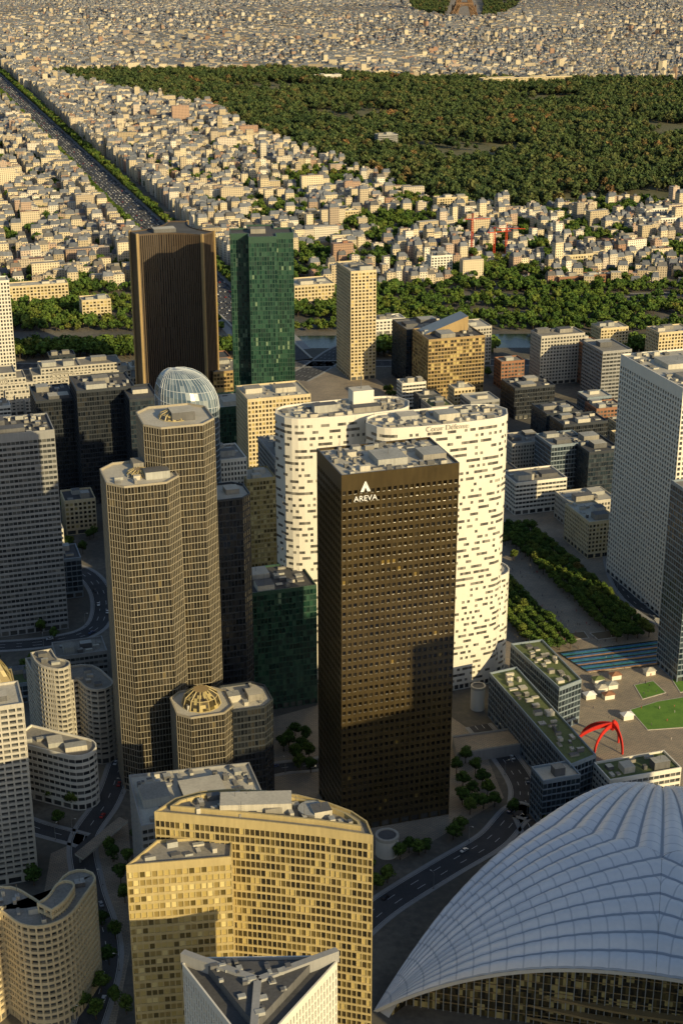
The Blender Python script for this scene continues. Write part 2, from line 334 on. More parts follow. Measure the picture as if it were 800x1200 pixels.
# three-winged dark tower
Hs=159; c=G(203,268,Hs); fo=[]; R3=-31
for k in range(3):
    a0=math.radians(R3+120*k); d=np.array([math.cos(a0),math.sin(a0)]); n_=np.array([-d[1],d[0]])
    fo.append(c+d*37-n_*9); fo.append(c+d*37+n_*9)
    e=fo[-1]; d2=np.array([math.cos(a0+2.0944),math.sin(a0+2.0944)]); n2=np.array([-d2[1],d2[0]]); e2=c+d2*37-n2*9; mid=c+(d+d2)*9
    for t in (.15,.3,.45,.6,.75,.88): fo.append((1-t)**2*e+2*t*(1-t)*mid+t*t*e2)
mb=MB(); build('',fo,Hs,S['fins'],roof='roof_dark',n=10,top=1.5,mb=mb,fin=False)
for k in range(3):
    for j in(0,1):
        p=fo[8*k+j]; q=fo[8*k+1-j]; d=(q-p)/np.linalg.norm(q-p)
        mb.box(p+d*.5,0,2.2,2.,Hs+.6,'tan_metal',ang=math.radians(R3+120*k))
mb.make('three_winged_dark_tower')
# cruciform green tower
Hs=179; c=G(306,270,Hs); a_,b_=25.,11.
cr=[(-b_,-a_),(b_,-a_),(b_,-b_),(a_,-b_),(a_,b_),(b_,b_),(b_,a_),(-b_,a_),(-b_,b_),(-a_,b_),(-a_,-b_),(-b_,-b_)]
an=math.radians(17.5-12)
fo=[c+np.array([x*math.cos(an)-y*math.sin(an),x*math.sin(an)+y*math.cos(an)]) for x,y in cr]
build('green_cruciform_glass_tower',fo,Hs,dict(S['green'],m=(.12,.10,.05)),roof='roof_dark',n=10,top=5,ang=an)
L=[
('beige_office_tower',411,318,441,dict(u0=394,vb=446),'cream','roof_pale',8),
('dark_glass_office',476,386,530,dict(vb=452,depth=40),'dark','roof_gravel',10),
('bronze_glass_office',502,398,568,dict(vb=470,depth=42),'bronzeoff','roof_dark',14),
('pale_office_block',546,384,576,dict(vb=430,depth=30),'concrete','roof_pale',6),
('concrete_office_tower',634,394,685,dict(vb=452,depth=24),'concrete','roof_gravel',8),
('brick_office_block',685,404,706,dict(vb=452,depth=24),'brick','roof_gravel',4),
('grey_office_block',706,412,740,dict(vb=476,depth=40),'greyband','roof_gravel',7),
('cream_apartment_tower',704,385,736,dict(vb=420,depth=22),'cream','roof_pale',4),
('cream_apartment_tower',772,390,812,dict(vb=436,depth=26),'cream','roof_pale',6),
('black_glass_office',603,455,650,dict(vb=492,depth=30),'black','roof_dark',6),
('dark_glass_office',640,485,682,dict(vb=528,depth=30),'dark','roof_dark',8),
('black_glass_office',660,498,712,dict(vb=552,depth=26),'black','roof_dark',8),
('blue_glass_office',646,522,690,dict(vb=578,depth=30),'blue','roof_gravel',7),
('dark_glass_office',690,530,728,dict(vb=586,depth=40),'dark','roof_dark',7),
('white_office_block',604,566,664,dict(vb=604,depth=28),'whiteband','roof_gravel',10),
('white_office_block',600,520,640,dict(vb=560,depth=26),'concrete','roof_gravel',7),
('stone_office_block',690,612,724,dict(u0=662,vb=655),'cream','roof_pale',8),
('stone_office_block',668,590,722,dict(vb=620,depth=26),'concrete','roof_pale',8),
('bronze_glass_office',250,436,326,dict(vb=482,depth=40),'bronzeoff','roof_gravel',14),
('green_glass_office',253,478,326,dict(vb=560,depth=38),'green','roof_pale',14),
('yellow_stone_office',290,468,364,dict(vb=600,depth=36),'cream','roof_pale',12),
('white_office_tower',247,540,289,dict(vb=690,depth=30),'white','roof_gravel',9),
('gold_office_tower',289,562,323,dict(vb=690,depth=22),'gold','roof_pale',5),
('grey_office_tower',322,536,353,dict(vb=680,depth=44),'greyband','roof_gravel',8),
('green_glass_office',288,696,371,dict(vb=836,depth=34),'green','roof_dark',16),
('dark_glass_tower',90,458,158,dict(vb=592,depth=40),'black','roof_dark',14),
('black_glass_tower',42,470,88,dict(vb=585,depth=40),'black','roof_dark',10),
('black_glass_tower',152,468,186,dict(vb=600,depth=36),'dark','roof_dark',7),
('white_apartment_tower',-18,330,11,dict(vb=440,depth=20),'white','roof_pale',3),
('green_glass_office',327,497,362,dict(vb=585,depth=26),'green','roof_pale',6),
('white_apartment_tower',-30,832,28,dict(vb=1040,depth=22),'balcony','roof_pale',7),
('glazed_office_block',714,914,798,dict(u0=695,vb=962),'whiteband','roof_green',14),
('mirror_glass_office',636,915,680,dict(u0=622,vb=970),'blue','roof_pale',8),
('grey_office_block',66,770,126,dict(vb=800,depth=20),'greyband','roof_gravel',8),
]
for nm,u1,v,u2,kw,st,rf,n in L:
    f,h=rect(u1,v,u2,**kw); s_=dict(S[st])
    if G(u1,v,h)[1]>1200: s_['cw']*=1.3
    build(nm,f,h,s_,roof=rf,n=n)
# gold tower with pyramid crown at the left
f,h=rect(-30,812,19,vb=965,depth=20); mb=MB(); build('',f,h,S['gold'],n=0,mb=mb,fin=False); f=[np.array(p) for p in f]; c=sum(f)/4; g=[lerp(p,c,.06) for p in f]
for i in range(4): mb.quads([[(*g[i],h-.8),(*g[(i+1)%4],h-.8),(*lerp(g[(i+1)%4],c,.85),h+15),(*lerp(g[i],c,.85),h+15)]],'glass_painted_sun',[[(i*9,0),(i*9+8.9,0),(i*9+8.9,5.9),(i*9,5.9)]])
mb.flat([lerp(p,c,.85) for p in g],h+15,'gold_frame'); mb.make('gold_pyramid_roof_tower')
f,h=rect(498,392,548,vb=462,depth=20); mb=MB()
mb.wallstrip(f,0,h,'glass_grey'); f=[np.array(p) for p in f]
mb.poly([(*f[0],h),(*f[1],h),(*f[1],h+14)],'tan_metal'); mb.poly([(*f[3],h),(*f[2],h+14),(*f[2],h)],'tan_metal'); mb.quads([[(*f[0],h),(*f[1],h+14),(*f[2],h+14),(*f[3],h)],[(*f[1],h),(*f[2],h),(*f[2],h+14),(*f[1],h+14)]],'blue_grey')
mb.make('wedge_roof_office')
for (u,v,nst) in ((-5,440,6),(72,432,6),(118,428,4)):
    mb=MB(); vb=v+46; h0=hgt(v,vb); 
    for k in range(nst):
        hh=h0*(1-k/nst*.75)
        f,_=rect(u-24,v,u+24,H=h0,depth=26)
        for sg in ((1,-1) if k else (1,)):
            g=[p+B*(k*8*sg)-A*(k*3) for p in f]; build('',g,hh-(.4 if sg<0 else 0),dict(S['concrete'],cw=3.5),n=2,top=1.,mb=mb,fin=False)
    mb.make('stepped_residence')
# foreground gold tower
H=110; R=lambda l,z:[G(u,v,z) for u,v in l]
front=[(181,951),(245,957),(310,963),(375,970),(437,979)]
arc=[(430,962),(412,950),(385,940),(350,931),(310,926),(270,924),(235,927),(205,935)]
mb=MB(); foot=R(front+arc,H); build('',foot,H,S['bronze'],roof='roof_gravel',n=46,top=3.5,mb=mb,fin=False)
cpt=G(300,943,H); mb.box(cpt,H-1.1,26,9,4,'roof_pale',ang=.05); q=G(365,950,H); mb.prism(circ(q,5,18),H-1.1,H+1.2,'equipment_dark','equipment_grey')
ri=inset(foot,3.2); rj=inset(foot,4.0)
for i in range(len(ri)): j=(i+1)%len(ri); mb.quads([[(*ri[i],H-1.05),(*ri[j],H-1.05),(*ri[j],H+.9),(*ri[i],H+.9)],[(*ri[i],H+.9),(*ri[j],H+.9),(*rj[j],H+.9),(*rj[i],H+.9)],[(*rj[j],H-1.05),(*rj[i],H-1.05),(*rj[i],H+.9),(*rj[j],H+.9)]],'gold_frame')
f2=[G(148,1014,100),G(271,1004,100),G(273,978,100),G(184,984,100)]
build('',f2,100,dict(S['gold']),roof='roof_gravel',n=14,top=3,mb=mb,fin=False,big=False)
mb.make('curved_gold_office_tower')
f=[G(166,968,60),G(312,938,60),G(292,893,60),G(151,908,60)]
build('flat_roof_office_block',f,60,S['greyband'],roof='roof_pale',n=60,top=2)
# triangular white tower
H=98; mb=MB(); f=R([(296,1235),(402,1119),(208,1122)],H)
tri=[]
for i in range(3):
    a,b,c_=f[i-1],f[i],f[(i+1)%3]; tri+= [lerp(b,a,.07),lerp(b,c_,.07)]
build('',tri,H,dict(S['white'],cw=1.8,m=(.28,.12,.08),dep=.6),roof='roof_dark',n=0,top=2.5,mb=mb,fin=False)
cen=sum(f)/3
core=[lerp(p,cen,.35) for p in f]; mb.prism(core,H-1.1,H+2.2,'equipment_dark','roof_dark')
for p in f:
    d=(p-cen)/np.linalg.norm(p-cen); e=np.array([-d[1],d[0]]); g=[cen-e*1.2,p*.93+cen*.07-e*1.2,p*.93+cen*.07+e*1.2,cen+e*1.2]
    mb.prism(g,H-1.1,H+3.2,'grey_concrete','grey_concrete')
for k in range(34):
    wts=rng.dirichlet((1.3,1.3,1.3)); q=sum(w*p for w,p in zip(wts,core)); mb.box(q,H+2.2,rng.uniform(.8,3),rng.uniform(.8,2.4),rng.uniform(.4,1.4),'equipment_grey' if k%2 else 'equipment_dark')
mb.make('triangular_white_office_tower')
def snake(mb,px,H,th,st,n=10):
    cl=catm([G(u,v,H) for u,v in px],6); Fr=[];Bk=[]
    for i in range(len(cl)):
        d=cl[min(i+1,len(cl)-1)]-cl[max(i-1,0)]; d=d/np.linalg.norm(d); t=np.array([d[1],-d[0]]); Fr.append(cl[i]+t*th/2);Bk.append(cl[i]-t*th/2)
    de=cl[-1]-cl[-2]; de/=np.linalg.norm(de); te=np.array([de[1],-de[0]]); end=[cl[-1]+de*th/2*math.sin(a)+te*th/2*math.cos(a) for a in (.5,1.,1.57,2.1,2.6)]
    build('',Fr+end+Bk[::-1],H,st,roof='roof_gravel',n=n,top=1.2,mb=mb,fin=False,big=False)
mb=MB(); snake(mb,[(-60,1090),(-25,1068),(0,1050),(22,1060),(42,1072),(64,1066),(80,1046),(92,1030)],50,14,S['creambal'],16); snake(mb,[(52,1062),(66,1052),(76,1038)],54,8,S['creambal'],3); mb.make('serpentine_cream_residence')
mb=MB(); snake(mb,[(46,768),(58,786),(78,790),(98,786),(116,800)],44,15,S['balcony'],10); snake(mb,[(48,762),(56,774),(70,778)],54,11,S['balcony'],4); mb.make('serpentine_balcony_residence')
H=31; P=G(12,868,H); pts=[P]; ew=G(80,885,H); d=(ew-P)/np.linalg.norm(ew-P); n_=np.array([-d[1],d[0]]); cc=ew+n_*9
for k in range(9): t=-math.pi/2+math.pi*k/8; pts.append(cc+d*9*math.cos(t)+n_*9*math.sin(t))
pts.append(P+n_*18); build('white_ribbon_office',pts,H,S['whiteband'],roof='roof_gravel',n=12,top=2)
H=27
build('long_glass_roof_office',[G(668,896,H),G(698,884,H),G(605,781,H),G(573,788,H)],H,S['blue'],roof='roof_green',n=26,top=2,big=False)
build('long_glass_roof_office',[G(655,806,H),G(681,796,H),G(635,749,H),G(598,754,H)],H,S['blue'],roof='roof_green',n=16,top=2,big=False)
def vent(u,v,r,h):
    mb=MB(); c=G(u,v); mb.prism(circ(c,r,28),0,h,'white_panel','roof_pale')
    ri=circ(c,r*.8,28); mb.flat(ri,h+.02,'equipment_dark'); mb.wallstrip(circ(c,r+.25,28),h-1,h+.5,'pale_concrete'); 
    mb.quads([[(*a,h+.5),(*b,h+.5),(*d_,h+.5),(*c_,h+.5)] for a,b,c_,d_ in zip(circ(c,r+.25,28),np.roll(circ(c,r+.25,28),-1,0),ri,np.roll(ri,-1,0))],'pale_concrete')
    mb.make('ventilation_drum'); FOOT.append((c[0],c[1],r+2))
vent(453,1000,5.4,10); vent(559,830,4.,14)
sh=np.array([math.sin(math.radians(140.5)),math.cos(math.radians(140.5))]); rh=np.array([-sh[1],sh[0]])
for (r0,r1,kk,H) in ((324,396,-180,150),(393,433,-150,172),(428,480,-118,216),(475,524,-88,190)):  # unseen towers, added and sized to shade the granite tower and hall roof
    q0=rh*r0+sh*kk; q1=rh*r1+sh*kk
    build('shade_caster_tower',[q0+sh*26,q1+sh*26,q1,q0],H,S['black'],n=6)
# ================= exhibition hall shell =================
Cn=[np.array([13.,495.]),np.array([226.,448.]),np.array([160.,656.])]; cen=sum(Cn)/3; sd=218.
M['shell'],nt,b=newmat('ribbed_shell_roof',.45,0,.55)
uv=nt.nodes.new('ShaderNodeUVMap'); uv.uv_map='UVMap'; sx=nt.nodes.new('ShaderNodeSeparateXYZ'); nt.links.new(uv.outputs[0],sx.inputs[0])
fx=mth(nt,'FRACT',sx.outputs[0]); fy=mth(nt,'FRACT',sx.outputs[1]); l1=mth(nt,'MAXIMUM',mth(nt,'LESS_THAN',fx,.07),mth(nt,'GREATER_THAN',fx,.93)); l2=mth(nt,'LESS_THAN',fy,.10); ll=mth(nt,'MAXIMUM',l1,mth(nt,'MULTIPLY',l2,.6))
nz=mth(nt,'ADD',mth(nt,'MULTIPLY',noise(nt,.05,5,objco(nt)),.6),mth(nt,'MULTIPLY',noise(nt,.5,4,objco(nt)),.4)); cc_=ramp(nt,nz,[(.3,(.74,.76,.78)),(.7,(.90,.90,.90))])
nt.links.new(mix(nt,mth(nt,'MULTIPLY',ll,.7),cc_,(.30,.34,.40)),b.inputs['Base Color'])
def fan(i):
    V=[];Fc=[];U=[]; c=Cn[i]; ax=math.atan2(cen[1]-c[1],cen[0]-c[0]); nf=12; na=nf*8; nt_=60
    for a in range(na+1):
        ph=-30+60*a/na; Rr=(sd/2)/math.cos(math.radians(30-abs(ph))); h=36+11*(1-(abs(ph)/30)**1.6); fl=abs(math.sin(nf*math.pi*(ph+30)/60))
        for k in range(nt_+1):
            t=(k/nt_); r=Rr*t; z=h*(1-(1-t)**2.3)+2.3*fl**.8*min(1,t*2.5)+ .3*abs(math.sin(r/6.5*math.pi))*min(1,t*3)
            V.append((c[0]+r*math.cos(ax+math.radians(ph)),c[1]+r*math.sin(ax+math.radians(ph)),z+.3)); U.append((nf*(ph+30)/60,r/6.5))
    for a in range(na):
        for k in range(nt_): p=a*(nt_+1)+k; q=p+nt_+1; Fc.append((p,p+1,q+1,q))
    return V,Fc,U
V=[];Fc=[];U=[]
for i in range(3):
    v,f_,u_=fan(i); o=len(V); V+=v; U+=u_; Fc+=[tuple(x+o for x in g) for g in f_]
me=bpy.data.meshes.new('shell_roof'); me.from_pydata(V,[],Fc); me.materials.append(M['shell']); l=me.uv_layers.new(name='UVMap')
for lp in me.loops: l.data[lp.index].uv=U[lp.vertex_index]
me.polygons.foreach_set('use_smooth',np.ones(len(Fc),dtype=bool)); me.update()
hall=bpy.data.objects.new('exhibition_hall',None); scene.collection.objects.link(hall)
o=bpy.data.objects.new('shell_roof',me); scene.collection.objects.link(o); o.parent=hall
mb=MB()
for i in range(3):
    a,b_=Cn[i],Cn[(i+1)%3]; d=(b_-a)/sd; n_=np.array([-d[1],d[0]]); 
    if (cen-a)@n_<0: n_=-n_
    zz=lambda s_:36*(1-(1-min(s_,sd-s_)/(sd/2))**2.3)+.3
    NN=72; inn=7.
    for k in range(NN):
        s0,s1=sd*k/NN,sd*(k+1)/NN; p,q=a+d*s0,a+d*s1
        mb.quads([[(*p,zz(s0)-1.6),(*q,zz(s1)-1.6),(*q,zz(s1)+.1),(*p,zz(s0)+.1)],[(*p,zz(s0)-1.6),(*q,zz(s1)-1.6),(*(q+n_*inn),zz(s1)-1.2),(*(p+n_*inn),zz(s0)-1.2)]],'white_panel')
        if zz(s0)>2 and zz(s1)>2:
            p2,q2=p+n_*inn,q+n_*inn
            mb.quads([[(*p2,0),(*q2,0),(*q2,zz(s1)-1.2),(*p2,zz(s0)-1.2)]],'glass_bronze',[[(k*2,0),(k*2+1.98,0),(k*2+1.98,zz(s1)/3),(k*2,zz(s0)/3)]])
            mb.box(p+n_*(inn-.4),0,.35,.6,zz(s0)-1.3,'pale_mullion',ang=math.atan2(d[1],d[0]))
            for zq in np.arange(4,zz(min(s0,s1) if s0<sd/2 else max(s0,s1))-2,4.): mb.box((p+q)/2+n_*(inn-.25),zq,s1-s0,.3,.35,'tan_metal',ang=math.atan2(d[1],d[0]))
    for k in range(3):
        dd=[a+d*(sd*(.28+.44*t))+n_*(5.5-4.5*math.sin(math.pi*t)+k*1.2) for t in np.linspace(0,1,14)]
        mb.prism(dd,3+k*5,4.+k*5,'tan_metal')
mb.make('glazed_facades',parent=hall)
FOOT.append((cen[0],cen[1],105))
# ================= ground and surfaces =================
m,nt,b=newmat('ground',.9)
f1=noise(nt,.012,6,objco(nt)); f2=noise(nt,.3,4,objco(nt)); f=mth(nt,'ADD',mth(nt,'MULTIPLY',f1,.7),mth(nt,'MULTIPLY',f2,.3))
nt.links.new(ramp(nt,f,[(.35,(.07,.07,.06)),(.5,(.12,.11,.09)),(.6,(.20,.18,.14)),(.7,(.08,.09,.045))]),b.inputs['Base Color']); M['ground']=m
def surf(k,c1,c2,s,rough=.9):
    m,nt,b=newmat(k,rough); f=mth(nt,'ADD',mth(nt,'MULTIPLY',noise(nt,s,5,objco(nt)),.6),mth(nt,'MULTIPLY',noise(nt,s*12,3,objco(nt)),.4))
    nt.links.new(ramp(nt,f,[(.35,c1),(.65,c2)]),b.inputs['Base Color']); M[k]=m
surf('asphalt',(.04,.042,.046),(.075,.076,.078),.1); surf('lawn',(.07,.17,.02),(.14,.27,.035),.15); surf('forest_floor',(.07,.08,.03),(.20,.18,.09),.01); surf('soil',(.12,.09,.05),(.2,.15,.09),.08)
m,nt,b=newmat('paving',.8); br=nt.nodes.new('ShaderNodeTexBrick'); nt.links.new(objco(nt),br.inputs['Vector']); br.inputs['Scale'].default_value=.25; br.inputs['Mortar Size'].default_value=.03
br.inputs['Color1'].default_value=(.42,.35,.26,1); br.inputs['Color2'].default_value=(.32,.28,.22,1); br.inputs['Mortar'].default_value=(.17,.15,.13,1)
nt.links.new(mix(nt,1.,br.outputs[0],ramp(nt,noise(nt,.04,5,objco(nt)),[(.3,(.65,.65,.65)),(.7,(1.15,1.12,1.05))]),'MULTIPLY'),b.inputs['Base Color']); M['paving']=m
m,nt,b=newmat('river_water',.2,0,.4); b.inputs['Base Color'].default_value=(.03,.045,.03,1); bp=nt.nodes.new('ShaderNodeBump'); bp.inputs['Strength'].default_value=.6; nt.links.new(noise(nt,.3,4,objco(nt)),bp.inputs['Height']); nt.links.new(bp.outputs[0],b.inputs['Normal']); M['water']=m
mb=MB(); 
gx=[-9000,-2000,0,2000,9000]; gy=[-3000,0,1500,4000,9000,30000]
mb.quads([[(gx[i],gy[j],0),(gx[i+1],gy[j],0),(gx[i+1],gy[j+1],0),(gx[i],gy[j+1],0)] for i in range(4) for j in range(5)],'ground'); mb.make('ground')
def sheet(name,px,z,mat,px_is=True):
    mb=MB(); mb.flat([G(*p) for p in px] if px_is else px,z,mat); return mb.make(name)
def axp(x0,s,t): return np.array([-280.,2178.])+A*s+B*t
sheet('paved_esplanade',[axp(0,-1700,-62),axp(0,-1700,95),axp(0,-760,60),axp(0,-760,-55)],.02,'paving',False)
sheet('paved_plaza',[(296,905),(372,990),(470,1008),(590,935),(560,862),(470,800),(300,846)],.012,'paving')
sheet('paved_plaza',[(60,1000),(150,960),(160,1080),(130,1230),(20,1230)],.012,'paving')
BOIS=[G(55,90),G(130,108),G(250,133),G(330,172),G(420,203),G(520,238),G(600,250),G(690,238),G(800,236),G(1000,236),G(1000,96),G(800,97),G(600,97),G(430,92),G(330,84),G(200,86),G(75,86)]
sheet('forest_floor',BOIS,.05,'forest_floor',False)
SE=[(-900,1492),(-300,1502),(200,1506),(900,1514),(900,1566),(200,1562),(-300,1544),(-900,1534)]
sheet('river',SE,.03,'water',False)
CM=[G(486,17),G(512,22),G(548,25),G(590,21),G(606,12),G(616,-12),G(476,-12),G(478,8)]
ROADS=[]
def ribbon(mb,pts,o0,o1,z,mat,thick=0):
    T=[];
    for i in range(len(pts)):
        d=pts[min(i+1,len(pts)-1)]-pts[max(i-1,0)]; d=d/np.linalg.norm(d); T.append(np.array([d[1],-d[0]]))
    L=[p+t*o0 for p,t in zip(pts,T)]; Rr=[p+t*o1 for p,t in zip(pts,T)]
    for i in range(len(pts)-1):
        mb.quads([[(*L[i],z),(*Rr[i],z),(*Rr[i+1],z),(*L[i+1],z)]],mat)
        if thick:
            mb.quads([[(*L[i],0),(*L[i],z),(*L[i+1],z),(*L[i+1],0)],[(*Rr[i],z),(*Rr[i],0),(*Rr[i+1],0),(*Rr[i+1],z)]],mat)
def road(name,px,w,lanes=2,world=False,walk=2.,z=.04):
    pts=catm([G(*p) if not world else p for p in px]); mb=MB(); ribbon(mb,pts,-w/2,w/2,z,'asphalt')
    if walk: ribbon(mb,pts,-w/2-walk,-w/2,z+.12,'grey_concrete',1); ribbon(mb,pts,w/2,w/2+walk,z+.12,'grey_concrete',1)
    den=[]
    for i in range(len(pts)-1):
        L=np.linalg.norm(pts[i+1]-pts[i]); k=max(1,int(L/3)); den+=[pts[i]+(pts[i+1]-pts[i])*j/k for j in range(k)]
    for l in range(1,lanes):
        o=-w/2+w*l/lanes
        for i in range(0,len(den)-3,3): ribbon(mb,den[i:i+2],o-.1,o+.1,z+.01,'white_paint')
    for o in(-w/2+.4,w/2-.4): ribbon(mb,pts,o-.08,o+.08,z+.01,'white_paint')
    mb.make(name); ROADS.append((np.array(den),w/2+walk,w)); return pts
avn=road('avenue',[axp(0,s,0) for s in (-720,-500,0,700,1500,3000,6000)],44,8,True,12)
road('road',[(400,1105),(450,1062),(520,1018),(575,985),(612,950),(640,985),(720,1000),(860,985)],13,3)
road('road',[(560,850),(590,885),(612,920),(612,950)],12,3)
road('road',[(95,1230),(125,1120),(105,1040),(98,985),(125,940),(140,900),(150,860),(120,800)],11,2)
road('road',[(-40,930),(30,965),(98,985)],9,2)
road('road',[(-40,760),(60,752),(112,735),(120,700),(100,672),(60,660)],12,3)
road('road',[(540,640),(480,700),(440,780),(400,880),(330,900),(290,905)],10,2)
road('road',[(600,530),(700,600),(740,700),(900,790)],12,3)
road('riverside_road',[(-700,1425),(-200,1440),(200,1452),(900,1470)],20,4,True)
road('street',[(0,1640+60),(900,1800)],14,2,True)
road('street',[axp(0,-460,20),axp(0,-300,700)],14,2,True)
road('motorway',[G(345,445),G(372,430),G(398,412),G(430,398)],26,6,True)
mb=MB(); pts=[axp(0,s,0) for s in np.linspace(-760,-560,14)]; ribbon(mb,pts,-22,22,1.2,'asphalt',1); ribbon(mb,pts,-24,-22,2.,'pale_concrete',1); ribbon(mb,pts,22,24,2.,'pale_concrete',1); mb.make('bridge')
mb=MB(); f=[G(535,884,6),G(612,872,6),G(598,855,6),G(530,864,6)]; mb.prism(f,0,6,'grey_concrete','paving'); mb.wallstrip(f,6,7,'pale_concrete'); mb.make('raised_deck')
mb=MB(); f=[G(88,1000,7),G(97,1006,7),G(150,962,7),G(140,957,7)]; mb.prism(f,6,7,'pale_concrete','paving'); [mb.beam((*lerp(f[0],f[3],t),0),(*lerp(f[0],f[3],t),6),.5,.5,'grey_concrete') for t in(.1,.5,.9)]; mb.make('footbridge')
mb=MB(); f=[G(658,767),G(768,753),G(789,776),G(690,788)]
mb.prism(f,0.02,.9,'pale_concrete'); ins=inset(f,1.2); cols=['water','blue_pool','teal_pool','water','blue_pool','ochre_pool']
for k,c in (('blue_pool',(.05,.16,.34)),('teal_pool',(.06,.24,.24)),('ochre_pool',(.45,.25,.12))): m_,nt,b=newmat(k,.15,0,.6); nt.links.new(ramp(nt,noise(nt,.4,3,objco(nt)),[(.3,sc(c,.7)),(.7,sc(c,1.3))]),b.inputs['Base Color']); M[k]=m_
for k in range(18):
    t0,t1=k/18,(k+1)/18; mb.quads([[(*lerp(ins[0],ins[3],t0),.92),(*lerp(ins[1],ins[2],t0),.92),(*lerp(ins[1],ins[2],t1),.92),(*lerp(ins[0],ins[3],t1),.92)]],cols[k%6])
mb.make('mosaic_fountain')
for p in ([(737,832),(770,822),(812,815),(830,845),(800,853),(758,856)],[(742,803),(765,798),(780,812),(752,820)],[(786,796),(820,790),(830,806),(796,812)],[(690,742),(722,738),(730,746),(700,750)],[(664,742),(684,740),(690,748),(668,750)]):
    mb=MB(); f=[G(*q) for q in p]
    if sum(f[i][0]*f[(i+1)%len(f)][1]-f[(i+1)%len(f)][0]*f[i][1] for i in range(len(f)))<0: f=f[::-1]
    mb.prism(f,.02,.25,'pale_concrete'); mb.flat(inset(f,.5),.27,'lawn' if p[0][1]>760 else 'soil'); mb.make('planted_lawn')
mb=MB()
for k in range(14):
    p=[G(765,725),G(830,718),G(850,770),G(800,778)]; a,b_,c_,d_=p; t=k/14; 
    q=[lerp(a,d_,t),lerp(b_,c_,t),c_,d_]; mb.prism(q[::-1],.02,.3+.34*k/2,'pale_concrete')
mb.make('stone_steps')
mb=MB(); c=G(706,876); 
def arch(mb,p0,p1,h,w0,w1):
    p0=np.array(p0,float);p1=np.array(p1,float); N=16; d=p1-p0; d/=np.linalg.norm(d); e=np.array([-d[1],d[0]]); P=[]
    for k in range(N+1):
        t=k/N; s_=(1-math.cos(math.pi*.5*t)); P.append(np.array([*(p0*(1-s_)+p1*s_),h*math.sin(math.pi*.5*t)]))
    for k in range(N):
        a,b=P[k],P[k+1]; wa=w0*(1-k/N)+w1*k/N; wb=w0*(1-(k+1)/N)+w1*(k+1)/N
        t_=(b-a)/np.linalg.norm(b-a); e3=np.array([*e,0.]); nn=np.cross(t_,e3); nn/=np.linalg.norm(nn)
        for s_ in(-.35,.35): mb.quads([[a+e3*s_-nn*wa,a+e3*s_+nn*wa,b+e3*s_+nn*wb,b+e3*s_-nn*wb]],'red_steel')
        for sg in(-1,1): mb.quads([[a-e3*.35+nn*wa*sg,a+e3*.35+nn*wa*sg,b+e3*.35+nn*wb*sg,b-e3*.35+nn*wb*sg]],'red_steel')
hub=c+np.array([4.,0])
for dx,dy,h in ((-17,-3,14),(-11,8,14),(-6,-8,13.5),(9,-7,14),(9,5,15)): arch(mb,(c[0]+dx,c[1]+dy),hub,h,.45,1.3)
mb.beam((hub[0],hub[1],11),(hub[0]+1,hub[1],17),1.6,.2,'red_steel',4)
mb.make('red_arched_steel_sculpture')
for (u,v,cl) in ((700,800,'roof_green'),(716,806,'equipment_grey'),(734,842,'white_paint'),(720,795,'rust_brick'),(690,818,'white_paint'),(760,790,'pale_concrete'),(712,818,'rust_brick'),(704,810,'pale_concrete')):
    mb=MB(); c=G(u,v); mb.box(c,0,6,4,2.8,'white_panel'); 
    q=[np.array(c)+B*a+A*b for a,b in((-3.6,-2.6),(3.6,-2.6),(3.6,2.6),(-3.6,2.6))]; t=(c[0],c[1],4.6)
    for i in range(4): mb.poly([(*q[i],2.9),(*q[(i+1)%4],2.9),t],cl)
    mb.make('kiosk')
# ================= trees =================
lib=bpy.data.collections.new('tree_library')
def tree(name,h,cr,nl,ls,seed,mat='leaf',coll=lib):
    r=np.random.default_rng(seed); mb=MB(); th=h*.32
    mb.beam((0,0,-.2),(0,0,th),h*.03,h*.02,'bark',6)
    lob=[]
    for k in range(8):
        a=2*math.pi*k/8+r.uniform(-.4,.4); rr=cr*r.uniform(.35,.62); z=h*r.uniform(.45,.78); lob.append((rr*math.cos(a),rr*math.sin(a),z,cr*r.uniform(.34,.5)))
        if k%2==0: mb.beam((0,0,th*.9),(lob[-1][0]*.8,lob[-1][1]*.8,z*.9),h*.014,h*.005,'bark',4)
    lob.append((0,0,h*.82,cr*.5)); lob.append((0,0,h*.6,cr*.62)); mb.beam((0,0,th*.9),(0,0,h*.8),h*.018,h*.005,'bark',4)
    li=r.integers(0,len(lob),nl); lo=np.array(lob)[li]; d=r.normal(size=(nl,3)); d/=np.linalg.norm(d,axis=1)[:,None]; rad=lo[:,3]*r.uniform(.65,1.12,nl)
    c=lo[:,:3]+d*rad[:,None]*np.array([1,1,.8]); 
    nn=d+r.normal(0,.55,(nl,3)); nn/=np.linalg.norm(nn,axis=1)[:,None]; a=np.cross(nn,r.normal(size=(nl,3))); a/=np.linalg.norm(a,axis=1)[:,None]; b=np.cross(nn,a)
    s1=(ls*r.uniform(.6,1.3,nl))[:,None]; s2=(ls*r.uniform(.5,1.1,nl))[:,None]
    q=np.stack([c-a*s1-b*s2*.6,c+a*s1*.8-b*s2,c+a*s1+b*s2*.7,c-a*s1*.7+b*s2],1)
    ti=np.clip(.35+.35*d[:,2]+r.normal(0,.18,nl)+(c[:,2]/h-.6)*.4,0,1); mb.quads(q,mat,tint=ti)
    return mb.make(name,coll=coll)
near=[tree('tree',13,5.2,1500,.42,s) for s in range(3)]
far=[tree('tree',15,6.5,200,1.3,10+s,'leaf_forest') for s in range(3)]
mid=[tree('tree',12,5.5,340,.95,20+s,'leaf') for s in range(2)]
